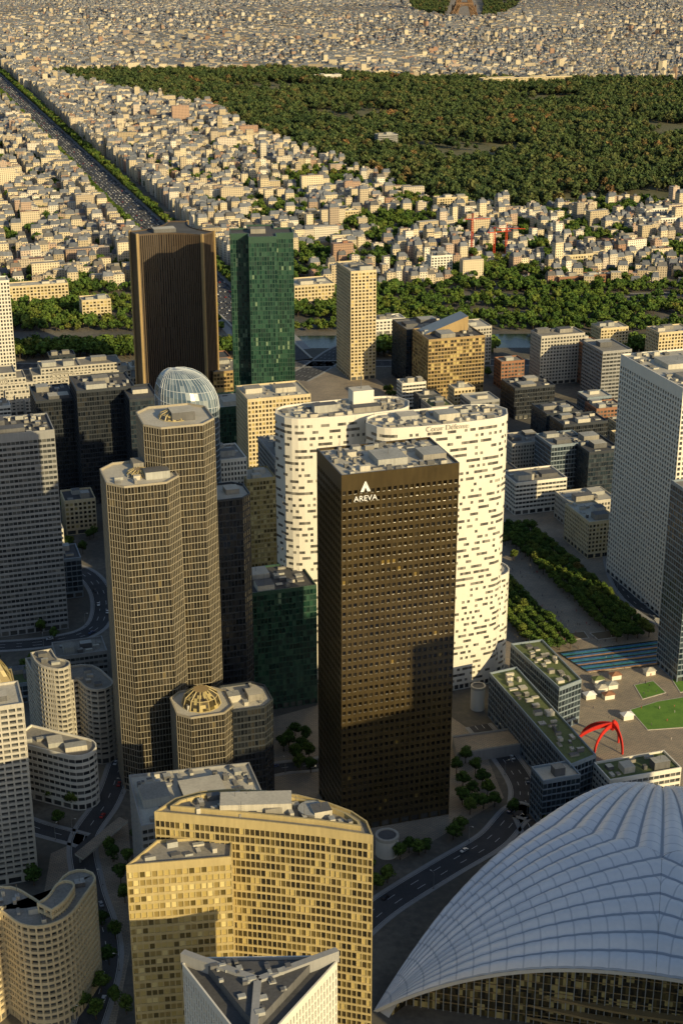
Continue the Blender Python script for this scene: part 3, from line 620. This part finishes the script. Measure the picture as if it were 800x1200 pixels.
def scatter(name,pts,protos,smin=.7,smax=1.25,rot=None,z=0.):
    pts=np.asarray(pts,float); n=len(pts)
    col=bpy.data.collections.new(name+'_parts'); [col.objects.link(o) for o in protos]
    me=bpy.data.meshes.new(name); me.vertices.add(n); me.vertices.foreach_set('co',np.column_stack([pts[:,0],pts[:,1],np.full(n,z) if pts.shape[1]<3 else pts[:,2]]).ravel().astype(np.float32))
    for nm,val in(('rot',rng.uniform(0,6.28,n) if rot is None else rot),('scl',smin+(smax-smin)*rng.random(n)**1.3)):
        a=me.attributes.new(nm,'FLOAT','POINT'); a.data.foreach_set('value',np.asarray(val,np.float32))
    a=me.attributes.new('idx','INT','POINT'); a.data.foreach_set('value',rng.integers(0,len(protos),n).astype(np.int32))
    ob=bpy.data.objects.new(name,me); scene.collection.objects.link(ob)
    ng=bpy.data.node_groups.new(name+'_gn','GeometryNodeTree'); ng.interface.new_socket(name='Geometry',in_out='INPUT',socket_type='NodeSocketGeometry'); ng.interface.new_socket(name='Geometry',in_out='OUTPUT',socket_type='NodeSocketGeometry')
    gi=ng.nodes.new('NodeGroupInput');go=ng.nodes.new('NodeGroupOutput'); ip=ng.nodes.new('GeometryNodeInstanceOnPoints'); ci=ng.nodes.new('GeometryNodeCollectionInfo')
    ci.inputs[0].default_value=col; ci.inputs[1].default_value=True; ci.inputs[2].default_value=True
    def na(nm,t): x=ng.nodes.new('GeometryNodeInputNamedAttribute'); x.data_type=t; x.inputs[0].default_value=nm; return x.outputs[0]
    cx=ng.nodes.new('ShaderNodeCombineXYZ'); l=ng.links.new; l(na('rot','FLOAT'),cx.inputs[2])
    l(gi.outputs[0],ip.inputs['Points']); l(ci.outputs[0],ip.inputs['Instance']); ip.inputs['Pick Instance'].default_value=True
    l(na('idx','INT'),ip.inputs['Instance Index']); l(cx.outputs[0],ip.inputs['Rotation']); l(na('scl','FLOAT'),ip.inputs['Scale']); l(ip.outputs[0],go.inputs[0])
    md=ob.modifiers.new('scatter','NODES'); md.node_group=ng; return ob
def roadclear(x,y,extra=0.):
    ok=np.ones(len(x),bool)
    for pts,hw,_ in ROADS:
        lo=pts.min(0)-hw-20;hi=pts.max(0)+hw+20; k=np.where((x>lo[0])&(x<hi[0])&(y>lo[1])&(y<hi[1])&ok)[0]
        if len(k)==0: continue
        for ch in np.array_split(k,max(1,len(k)//2000)):
            d=np.sqrt(((np.stack([x[ch],y[ch]],1)[:,None,:]-pts[None])**2).sum(2)).min(1) if len(ch) else []
            ok[ch]&=(d>hw+extra)
    return ok
xs,ys=np.meshgrid(np.arange(-900,1500,10.5),np.arange(2200,4700,10.5)); xs=(xs+rng.uniform(-4.5,4.5,xs.shape)).ravel(); ys=(ys+rng.uniform(-4.5,4.5,ys.shape)).ravel()
k=inpoly(xs,ys,BOIS)&(abs(xs)<.29*ys+120); 
clear=(np.sin(xs*.011+ys*.004)+np.sin(ys*.009-xs*.006+2)+np.sin(xs*.031+1)*np.sin(ys*.023)*.6+rng.normal(0,.2,len(xs)))>1.35
path=(abs((xs*.55+ys*.8)%620-30)<12)|(abs((xs*.8-ys*.45)%740-30)<9)
k&=~clear&~path&(rng.random(len(xs))<.93); fp=np.column_stack([xs[k],ys[k]])
xs,ys=np.meshgrid(np.arange(200,1600,16),np.arange(5800,10500,22)); xs=(xs+rng.uniform(-6,6,xs.shape)).ravel(); ys=(ys+rng.uniform(-8,8,ys.shape)).ravel(); ec=G(543,17)
k=inpoly(xs,ys,CM)&(abs(xs-(ec[0]+(ys-ec[1])*.09))>85)&((np.sin(xs*.02)+np.sin(ys*.013)+rng.normal(0,.4,len(xs)))>-.7); fp=np.concatenate([fp,np.column_stack([xs[k],ys[k]])])
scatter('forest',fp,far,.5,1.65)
# ================= city =================
m,nt,b=newmat('city_wall',.8); at=nt.nodes.new('ShaderNodeAttribute'); at.attribute_name='tint'
wc=ramp(nt,at.outputs['Fac'],[(0,(.42,.34,.22)),(.2,(.66,.56,.38)),(.45,(.74,.64,.45)),(.65,(.46,.38,.27)),(.82,(.80,.75,.63)),(.94,(.38,.22,.14)),(1,(.40,.36,.28))])
uv=nt.nodes.new('ShaderNodeUVMap'); uv.uv_map='UVMap'; sx=nt.nodes.new('ShaderNodeSeparateXYZ'); nt.links.new(uv.outputs[0],sx.inputs[0])
def band(s,a,b_): f_=mth(nt,'FRACT',s); return mth(nt,'MULTIPLY',mth(nt,'GREATER_THAN',f_,a),mth(nt,'LESS_THAN',f_,b_))
msk=mth(nt,'MULTIPLY',band(sx.outputs[0],.32,.70),band(sx.outputs[1],.22,.76)); nt.links.new(mix(nt,msk,wc,(.06,.06,.06)),b.inputs['Base Color']); M['city_wall']=m
m,nt,b=newmat('city_roof',.7); at=nt.nodes.new('ShaderNodeAttribute'); at.attribute_name='tint'
rc=ramp(nt,at.outputs['Fac'],[(0,(.09,.105,.13)),(.3,(.17,.185,.215)),(.45,(.09,.085,.08)),(.55,(.30,.27,.22)),(.8,(.60,.55,.44)),(.95,(.30,.14,.08)),(1,(.3,.28,.25))])
nt.links.new(mix(nt,1.,rc,ramp(nt,noise(nt,.25,4,objco(nt)),[(.3,(.7,.7,.7)),(.7,(1.2,1.2,1.2))]),'MULTIPLY'),b.inputs['Base Color']); M['city_roof']=m
def cityboxes(mb,x,y,hx,hy,an,h,kind,t):
    n=len(x); ca,sa=np.cos(an),np.sin(an)
    def ring(kx,z): 
        o=[]
        for a,b_ in((-1,-1),(1,-1),(1,1),(-1,1)):
            X=a*(hx-kx);Y=b_*(hy-kx); o.append(np.column_stack([x+ca*X-sa*Y,y+sa*X+ca*Y,z]))
        return o
    r0=ring(0,np.zeros(n)); r1=ring(0,h); rh_=np.where(kind==0,5.,.01+0*h); ins_=np.where(kind==0,np.minimum(3.2,hy*.6),.05); 
    o=[]
    for a,b_ in((-1,-1),(1,-1),(1,1),(-1,1)):
        X=a*np.maximum(hx-ins_*.35,.5);Y=b_*(hy-ins_); o.append(np.column_stack([x+ca*X-sa*Y,y+sa*X+ca*Y,h+rh_]))
    r2=o; t2=(t*7.31)%1
    for i in range(4):
        j=(i+1)%4; L=(hx if i%2==0 else hy)*2/3.; Z=h/3.1; zz=np.zeros(n); off=np.floor(t*91)
        uvq=np.stack([np.column_stack([off,zz]),np.column_stack([off+np.round(L),zz]),np.column_stack([off+np.round(L),np.round(Z)]),np.column_stack([off,np.round(Z)])],1)
        mb.quads(np.stack([r0[i],r0[j],r1[j],r1[i]],1),'city_wall',uvq,t)
        mb.quads(np.stack([r1[i],r1[j],r2[j],r2[i]],1),'city_roof',None,np.where(kind==0,t2*.5,t2))
    mb.quads(np.stack(r2,1),'city_roof',None,np.where(kind==0,t2*.5,.5+t2*.5))
    k=rng.random(n)<.75; K=k.sum(); hx2=hx[k]*rng.uniform(.15,.5,K);hy2=np.minimum(hy[k]*rng.uniform(.1,.55,K),3.5); ox=rng.uniform(-.4,.4,K)*hx[k]
    xc=x[k]+ca[k]*ox; yc=y[k]+sa[k]*ox; z0=(h+rh_)[k]; z1=z0+rng.uniform(1,3,K)
    P=[]
    for a,b_ in((-1,-1),(1,-1),(1,1),(-1,1)):
        X=a*hx2;Y=b_*hy2; P.append((xc+ca[k]*X-sa[k]*Y,yc+sa[k]*X+ca[k]*Y))
    for i in range(4):
        j=(i+1)%4; mb.quads(np.stack([np.column_stack([*P[i],z0]),np.column_stack([*P[j],z0]),np.column_stack([*P[j],z1]),np.column_stack([*P[i],z1])],1),'city_roof',None,t[k])
    mb.quads(np.stack([np.column_stack([*P[i],z1]) for i in range(4)],1),'city_roof',None,.45+.5*t[k])
seeds=[]
for y in np.arange(1750,9800,430):
    wd=.30*y+200
    for x in np.arange(-wd,wd,430): 
        xx=x+rng.uniform(-150,150);yy=y+rng.uniform(-150,150); da=abs((np.array([xx,yy])-axp(0,0,0))@B); seeds.append((xx,yy,AX if da<500 and yy<6000 else AX+rng.uniform(-.8,.8)))
SX=np.array(seeds); lots=[]
for si,(x0,y0,an) in enumerate(seeds):
    fr=.92 if y0<4300 else 1.2; lx=rng.uniform(11,17)*fr; ly=12.*fr; nb=int(rng.integers(4,9)); bl=nb*lx+10; bd=ly*2+rng.uniform(8,24)+10
    R0=430
    for bi in range(-int(R0/bl)-1,int(R0/bl)+2):
        for bj in range(-int(R0/bd)-1,int(R0/bd)+2):
            for k_ in range(nb):
                for side in(0,1): lots.append((x0,y0,an,bi*bl+k_*lx+lx/2,bj*bd+(ly/2 if side==0 else bd-10-ly/2),lx,ly,si))
Lt=np.array(lots); ca,sa=np.cos(Lt[:,2]),np.sin(Lt[:,2]); X=Lt[:,0]+ca*Lt[:,3]-sa*Lt[:,4]; Y=Lt[:,1]+sa*Lt[:,3]+ca*Lt[:,4]
ns=np.empty(len(X),int)
for chn in np.array_split(np.arange(len(X)),60): ns[chn]=((X[chn,None]-SX[None,:,0])**2+(Y[chn,None]-SX[None,:,1])**2).argmin(1)
k=(ns==Lt[:,7].astype(int))&(abs(X)<.28*Y+160)&(Y>1765)&(Y<9700)&~inpoly(X,Y,BOIS)&~inpoly(X,Y,CM)
k&=abs((X+280)*B[0]+(Y-2178)*B[1])>44
k&=roadclear(X,Y,6)
X=X[k];Y=Y[k];Lt=Lt[k]; n=len(X); rr=rng.random(n)
patch=np.clip(.5+.9*np.sin(X*.017+Y*.006)*np.sin(Y*.015-X*.007+1)+.3*np.sin(X*.05)*np.sin(Y*.04),0,1)
right=X>(-120+0*Y)
pg=np.where(Y<2700,.12+.66*right*patch+.26*patch*(~right),np.where(Y<3600,.10+.20*patch,.04+.09*patch)); green=rr<pg
tall=(rng.random(n)<.05)
h=np.where(Y<3200,rng.uniform(7,20,n),rng.uniform(11,23,n)); h=h+tall*rng.uniform(5,18,n)*(Y<7000)
nearav=abs((X+280)*B[0]+(Y-2178)*B[1])<80; h=np.where(nearav,rng.uniform(20,28,n),h); green&=~nearav
kind=(rng.random(n)<np.where(Y<3200,.42,.2)).astype(int); tt=rng.random(n); jit=rng.uniform(.75,1.02,n)
b_=~green; big=rng.random(b_.sum())<.04*(Y[b_]<4500)
hx_=Lt[b_,5]/2*np.where(rng.random(b_.sum())<.85,.995,.7)*np.where(big,2.6,1); mb=MB(); cityboxes(mb,X[b_],Y[b_],hx_,Lt[b_,6]/2*jit[b_]*np.where(big,1.05,1),Lt[b_,2],h[b_]+big*6,np.where(big,1,kind[b_]),tt[b_]); mb.make('city_housing_blocks')
gp=np.column_stack([X[green],Y[green]]); gp=np.concatenate([gp+rng.uniform(-7,7,gp.shape) for _ in range(3)])
ex=np.column_stack([X,Y]); kk=(rng.random(n)<np.where(Y<2800,.9,.3))&(Y<8000); ex=ex[kk]+rng.choice([-1,1],(kk.sum(),1))*rng.uniform(9,12,(kk.sum(),1))*np.column_stack([-np.sin(Lt[kk,2]),np.cos(Lt[kk,2])])
xs,ys=np.meshgrid(np.arange(-620,760,8.5),np.arange(1572,1770,8.5)); xs=(xs+rng.uniform(-3,3,xs.shape)).ravel(); ys=(ys+rng.uniform(-3,3,ys.shape)).ravel()
kb=(np.sin(xs*.03)+np.sin(ys*.07+xs*.011)+rng.normal(0,.5,len(xs))>-1.1)&((xs>-60)|(xs<-190)|(ys<1640)); bank=np.column_stack([xs[kb],ys[kb]])
bx=np.arange(-620,760,6.5); bank2=np.concatenate([np.column_stack([bx+rng.uniform(-2,2,len(bx)),o_+bx*.016+rng.uniform(-3,3,len(bx))]) for o_ in(1470,1479,1487,1495)])
bank2=bank2[~(abs(bank2[:,0]+25)<22)&~(abs(bank2[:,0]-175)<20)]; bank2=bank2[roadclear(bank2[:,0],bank2[:,1],-2)]
av=np.concatenate([np.array([axp(0,s,t) for s in np.arange(-540,4200,9.5)]) for t in(-32,-26,26,32)])
allt=np.concatenate([gp,ex,bank]); allt=allt[roadclear(allt[:,0],allt[:,1],0)&(abs(allt[:,0])<.3*allt[:,1]+150)]
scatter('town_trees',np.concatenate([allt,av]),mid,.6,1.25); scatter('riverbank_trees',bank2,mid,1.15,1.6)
for (u1,v,u2,hh,d,st) in ((566,92,670,24,30,'cream'),(440,84,560,20,24,'cream'),(512,232,548,26,18,'cream'),(443,158,466,28,22,'greyband'),(350,250,420,18,18,'cream'),(370,88,400,22,18,'white'),(96,352,130,26,22,'cream'),(10,336,80,24,22,'cream'),(755,245,795,20,16,'white'),(345,335,392,22,40,'cream'),(740,258,800,16,16,'white'),(650,300,700,18,16,'cream'),(655,325,720,14,16,'brick'),(505,300,530,26,16,'white'),(440,375,475,16,20,'white')):
    f,h_=rect(u1,v,u2,H=hh,depth=d); build('stone_apartment_building',f,hh,dict(S[st],cw=4,ch=3.6),roof='roof_pale',n=5)
cand=[]
for s in np.arange(-1650,-720,34):
    for t in np.arange(-620,520,36):
        p=axp(0,s,t)+rng.uniform(-4,4,2); cand.append((p[0],p[1],t))
cand=np.array(cand); ok=(abs(cand[:,2])>62)&(cand[:,1]>640)&(cand[:,1]<1410)&(abs(cand[:,0])<.28*cand[:,1]+60)&roadclear(cand[:,0],cand[:,1],14)
for fx_,fy_,fr in FOOT: ok&=np.hypot(cand[:,0]-fx_,cand[:,1]-fy_)>fr*.85+19
cand=cand[ok]; st_l=['concrete','greyband','cream','blue','dark','whiteband','brick','balcony']; opens=[]
for x,y,t in cand:
    if y<820 and t<0 and rng.random()<.55: opens.append((x,y)); continue
    if rng.random()<.18: opens.append((x,y)); continue
    w,d=rng.uniform(18,30),rng.uniform(14,27); hh=rng.uniform(9,30) if y>900 else rng.uniform(6,18)
    p=np.array([x,y]); fo=[p+B*a+A*b for a,b in((-w/2,-d/2),(w/2,-d/2),(w/2,d/2),(-w/2,d/2))]
    build('mid_rise_building',fo,hh,dict(S[st_l[int(rng.integers(8))]],cw=3.2),roof=['roof_gravel','roof_dark','roof_pale','roof_green'][int(rng.integers(4))],n=7)
def plant(x,y,s=1.,z=0.):
    o=bpy.data.objects.new('plane_tree',near[int(rng.integers(3))].data); scene.collection.objects.link(o); o.location=(x,y,z); o.rotation_euler=(0,0,rng.uniform(0,6.28)); o.scale=(s*rng.uniform(.85,1.15),s*rng.uniform(.85,1.15),s*rng.uniform(.8,1.1))
for s in np.arange(-1420,-1235,7.6):
    for t in (-31,-24,-17,-10,22,29,36,43):
        p=axp(0,s,t); plant(p[0]+rng.uniform(-.6,.6),p[1]+rng.uniform(-.6,.6),.78)
def ptree(l,s=1.):
    for u,v in l: p=G(u,v); plant(p[0],p[1],s)
ptree([(u+random.uniform(-3,3),v+random.uniform(-3,3)) for u,v in [(70,1178),(85,1190),(118,1165),(138,1175),(150,1190),(130,1010),(140,1035),(146,1060),(128,1000),(150,1010),(345,865),(352,880),(340,880),(360,890),(357,868),(350,900),(535,905),(542,920),(550,935),(558,948),(562,920),(570,935),(545,895),(580,945),(556,905),(540,940),(548,952),(565,950),(336,870),(330,880),(345,893),(362,905),(50,745),(62,748),(40,1030),(60,940),(70,965),(38,1040),(85,950),(160,985),(420,1030),(430,1020),(470,1010),(490,1005),(500,1000),(75,600),(90,620),(80,640),(95,650),(120,1085),(135,1100),(128,1130),(66,1192),(78,1165),(100,1185),(110,1195),(600,960),(640,975),(720,985),(735,980),(760,980),(590,640),(600,655),(610,630),(440,1040),(455,1035),(530,985),(540,975),(310,930),(480,1000)]],.75)
for x,y in opens:
    for _ in range(4): plant(x+rng.uniform(-13,13),y+rng.uniform(-13,13),.7)
mb=MB(); mb.beam((0,0,0),(0,0,8.5),.12,.07,'equipment_grey'); mb.beam((0,0,8.4),(1.6,0,9),.06,.05,'equipment_grey'); mb.box((1.9,0),8.85,.9,.35,.18,'white_panel',ang=0); mb.beam((0,0,0),(0,0,.6),.2,.2,'equipment_dark'); lamp=mb.make('street_lamp',coll=lib)
for den,hw,w in ROADS[1:9]:
    for i in range(4,len(den)-2,9):
        d=den[i+1]-den[i]; d/=np.linalg.norm(d); e=np.array([d[1],-d[0]]); sg=1 if (i//9)%2 else -1; p=den[i]+e*sg*(w/2+.7)
        if p[1]<1000: o=bpy.data.objects.new('street_lamp',lamp.data); scene.collection.objects.link(o); o.location=(p[0],p[1],.15); v_=-e*sg; o.rotation_euler=(0,0,math.atan2(v_[1],v_[0]))
# ================= vehicles =================
M['car_paint'],nt,b=newmat('car_paint',.3,.1,.6); oi=nt.nodes.new('ShaderNodeObjectInfo'); nt.links.new(ramp(nt,oi.outputs['Random'],[(0,(.6,.6,.6)),(.3,(.03,.03,.035)),(.5,(.25,.26,.27)),(.7,(.05,.08,.18)),(.8,(.35,.03,.02)),(.87,(.7,.7,.68))],True),b.inputs['Base Color'])
M['tyre']=wallmat('tyre',(.02,.02,.02)); M['car_glass'],nt,b=newmat('car_glass',.08); b.inputs['Base Color'].default_value=(.02,.025,.03,1)
def carproto():
    mb=MB(); pr=[(-2.2,.35),(-2.22,.75),(-1.95,.95),(-1.35,1.0),(-.85,1.42),(.55,1.45),(1.15,.98),(2.05,.85),(2.22,.6),(2.2,.35)]
    wy=[.86,.88,.86,.84,.66,.66,.84,.84,.82,.84]; Lf=[(x,-w,z) for (x,z),w in zip(pr,wy)]; Rt=[(x,w,z) for (x,z),w in zip(pr,wy)]
    mb.poly(Lf[::-1],'car_paint'); mb.poly(Rt,'car_paint')
    for i in range(9): mb.quads([[Lf[i],Rt[i],Rt[i+1],Lf[i+1]][::-1]],'car_glass' if i in(3,5) else 'car_paint')
    for sg in(-1,1): mb.poly([(-1.15,sg*.85,1.02),(-.8,sg*.70,1.36),(.45,sg*.70,1.38),(.95,sg*.85,1.0)],'car_glass')
    for x in(-1.35,1.35):
        for sg in(-1,1): mb.beam((x,sg*.66,.33),(x,sg*.9,.33),.33,.33,'tyre',12)
    return mb.make('car',coll=lib)
car=carproto()
cp_,cr_=[],[]
for l in range(8):
    s=-700+rng.uniform(0,20)
    while s<3600:
        o=-22+44*(l+.5)/8; p=axp(0,s,o); cp_.append(p); cr_.append(math.atan2(A[1],A[0])+(math.pi if l<4 else 0)); s+=rng.uniform(8,30)
scatter('avenue_traffic',np.array(cp_),[car],1,1.05,np.array(cr_),z=.06)
for den,_,w in ROADS[1:11]:
    i=3
    while i<len(den)-3:
        d=den[i+1]-den[i]; d/=np.linalg.norm(d); e=np.array([d[1],-d[0]]); sg=1 if rng.random()<.5 else -1; p=den[i]+e*sg*w*.25
        if p[1]<1100:
            o=bpy.data.objects.new('car',car.data); scene.collection.objects.link(o); o.location=(p[0],p[1],.06); o.rotation_euler=(0,0,math.atan2(d[1],d[0])+(0 if sg>0 else math.pi))
        i+=int(rng.integers(4,14))
M['cloth'],nt,b=newmat('clothing',.8); oi=nt.nodes.new('ShaderNodeObjectInfo'); nt.links.new(ramp(nt,oi.outputs['Random'],[(0,(.04,.05,.09)),(.4,(.5,.48,.45)),(.6,(.03,.03,.03)),(.85,(.4,.06,.05))],True),b.inputs['Base Color']); M['skin']=wallmat('skin',(.5,.33,.24))
mb=MB()
for sg in(-1,1):
    mb.beam((sg*.1,sg*.15,.02),(sg*.09,0.02,.48),.05,.07,'cloth'); mb.beam((sg*.09,.02,.48),(sg*.08,0,.9),.07,.1,'cloth'); mb.beam((sg*.2,0,1.42),(sg*.26,-sg*.08,1.12),.055,.045,'cloth'); mb.beam((sg*.26,-sg*.08,1.12),(sg*.25,-sg*.14,.85),.042,.03,'skin')
mb.beam((0,0,.85),(0,0,1.15),.15,.13,'cloth',8); mb.beam((0,0,1.15),(0,0,1.45),.13,.19,'cloth',8); mb.beam((0,0,1.45),(0,0,1.55),.07,.06,'skin'); mb.beam((0,0,1.53),(0,0,1.66),.08,.105,'skin',8); mb.beam((0,0,1.66),(0,0,1.77),.105,.05,'bark',8)
ped=mb.make('pedestrian',coll=lib)
pp=np.array([axp(0,rng.uniform(-1560,-1200),rng.uniform(-8,20) if rng.random()<.6 else rng.uniform(-50,60)) for _ in range(170)]); scatter('pedestrians',pp,[ped],.95,1.08,z=.03)
for (u,v,hh) in ((552,300,48),(578,303,34),(592,300,36)):
    mb=MB(); c=G(u,v)
    for dx,dy in((-1,-1),(1,-1),(1,1),(-1,1)): mb.beam((c[0]+dx,c[1]+dy,0),(c[0]+dx,c[1]+dy,hh),.4,.4,'crane_red',4)
    for z in np.arange(0,hh-2,3.): mb.beam((c[0]-1,c[1]-1,z),(c[0]+1,c[1]-1,z+3),.22,.22,'crane_red',4); mb.beam((c[0]+1,c[1]-1,z),(c[0]+1,c[1]+1,z+3),.22,.22,'crane_red',4)
    a=rng.uniform(-.6,.6); d=np.array([math.cos(a),math.sin(a)]); e=c+d*24; g=c-d*11
    for s_ in(-.8,.8): mb.beam((c[0]-d[0]*11,c[1]-d[1]*11+s_,hh),(e[0],e[1]+s_,hh),.35,.3,'crane_red',4)
    mb.beam((c[0],c[1],hh),(c[0],c[1],hh+7),.6,.3,'crane_red',4); mb.beam((c[0],c[1],hh+7),(e[0]-d[0]*8,e[1]-d[1]*8,hh+.5),.15,.15,'crane_red',4); mb.beam((c[0],c[1],hh+7),(*g,hh+.5),.15,.15,'crane_red',4); mb.box(g,hh-2.5,3,2,3,'grey_concrete',ang=a); mb.box(c+d*1.8,hh-2,1.6,1.6,2.2,'white_panel',ang=a)
    mb.make('tower_crane')
# iron lattice tower
mb=MB(); c=G(543,20); hw=lambda z: np.interp(z,[0,57,115,200,276,324],[62,35,19,9,5,1.5]); lw=lambda z: np.interp(z,[0,57,115,200],[13,8,6,5])
zs=[0,14,28,42,57,75,95,115,150,200,276]
for sx_ in(-1,1):
    for sy_ in(-1,1):
        for a,b_ in zip(zs[:-1],zs[1:]):
            cor=[]
            for i_,j_ in((0,0),(1,0),(1,1),(0,1)):
                P=lambda z:(c[0]+sx_*(hw(z)-i_*min(2*lw(z),hw(z))),c[1]+sy_*(hw(z)-j_*min(2*lw(z),hw(z))),z)
                mb.beam(P(a),P(b_),2.2,2.,'iron_brown',4); cor.append((P(a),P(b_)))
            for i_ in range(4): mb.beam(cor[i_][0],cor[(i_+1)%4][1],1.5,1.5,'iron_brown',4); mb.beam(cor[(i_+1)%4][0],cor[i_][1],1.5,1.5,'iron_brown',4); mb.beam(cor[i_][1],cor[(i_+1)%4][1],1.2,1.2,'iron_brown',4)
for z,w,t in((54,76,8),(113,42,5),(275,16,4)): mb.box(c,z,w,w,t,'iron_brown',ang=0)
for s_ in(-1,1):
    for k in range(12):
        t0,t1=math.pi*k/12,math.pi*(k+1)/12
        mb.beam((c[0]-37*math.cos(t0),c[1]+s_*50,15+37*math.sin(t0)),(c[0]-37*math.cos(t1),c[1]+s_*50,15+37*math.sin(t1)),2,2,'iron_brown',4)
        mb.beam((c[0]+s_*50,c[1]-37*math.cos(t0),15+37*math.sin(t0)),(c[0]+s_*50,c[1]-37*math.cos(t1),15+37*math.sin(t1)),2,2,'iron_brown',4)
mb.beam((*c,276),(*c,328),3,.5,'iron_brown'); mb.make('iron_lattice_tower')
sheet('gravel_park_walk',[(c[0]-80,c[1]-150),(c[0]+80,c[1]-150),(c[0]+190,c[1]+1800),(c[0]+40,c[1]+1800)],.06,'paving',False)
# ================= light, world, camera =================
el=math.radians(19); az=math.radians(140.5)
sd_=np.array([math.sin(az)*math.cos(el),math.cos(az)*math.cos(el),math.sin(el)])
from mathutils import Vector
li=bpy.data.lights.new('sun','SUN'); li.energy=5.; li.angle=math.radians(.5); li.color=(1,.79,.43); so=bpy.data.objects.new('sun',li); scene.collection.objects.link(so)
so.rotation_euler=Vector(sd_).to_track_quat('Z','Y').to_euler()
w=bpy.data.worlds.new('World'); scene.world=w; w.use_nodes=True; nt=w.node_tree; bg=nt.nodes['Background']; sk=nt.nodes.new('ShaderNodeTexSky'); sk.sky_type='NISHITA'; sk.sun_disc=False; sk.sun_elevation=el; sk.sun_rotation=az
nt.links.new(sk.outputs[0],bg.inputs[0]); bg.inputs[1].default_value=.11
cam=bpy.data.cameras.new('camera'); co=bpy.data.objects.new('camera',cam); scene.collection.objects.link(co); co.location=(0,0,CH); co.rotation_euler=(math.pi/2-PT,0,0)
cam.sensor_fit='VERTICAL'; cam.sensor_height=36; cam.lens=F/1200*36; cam.clip_start=1; cam.clip_end=60000; scene.camera=co
scene.view_settings.view_transform='Standard'; scene.view_settings.look='None'; scene.view_settings.exposure=0
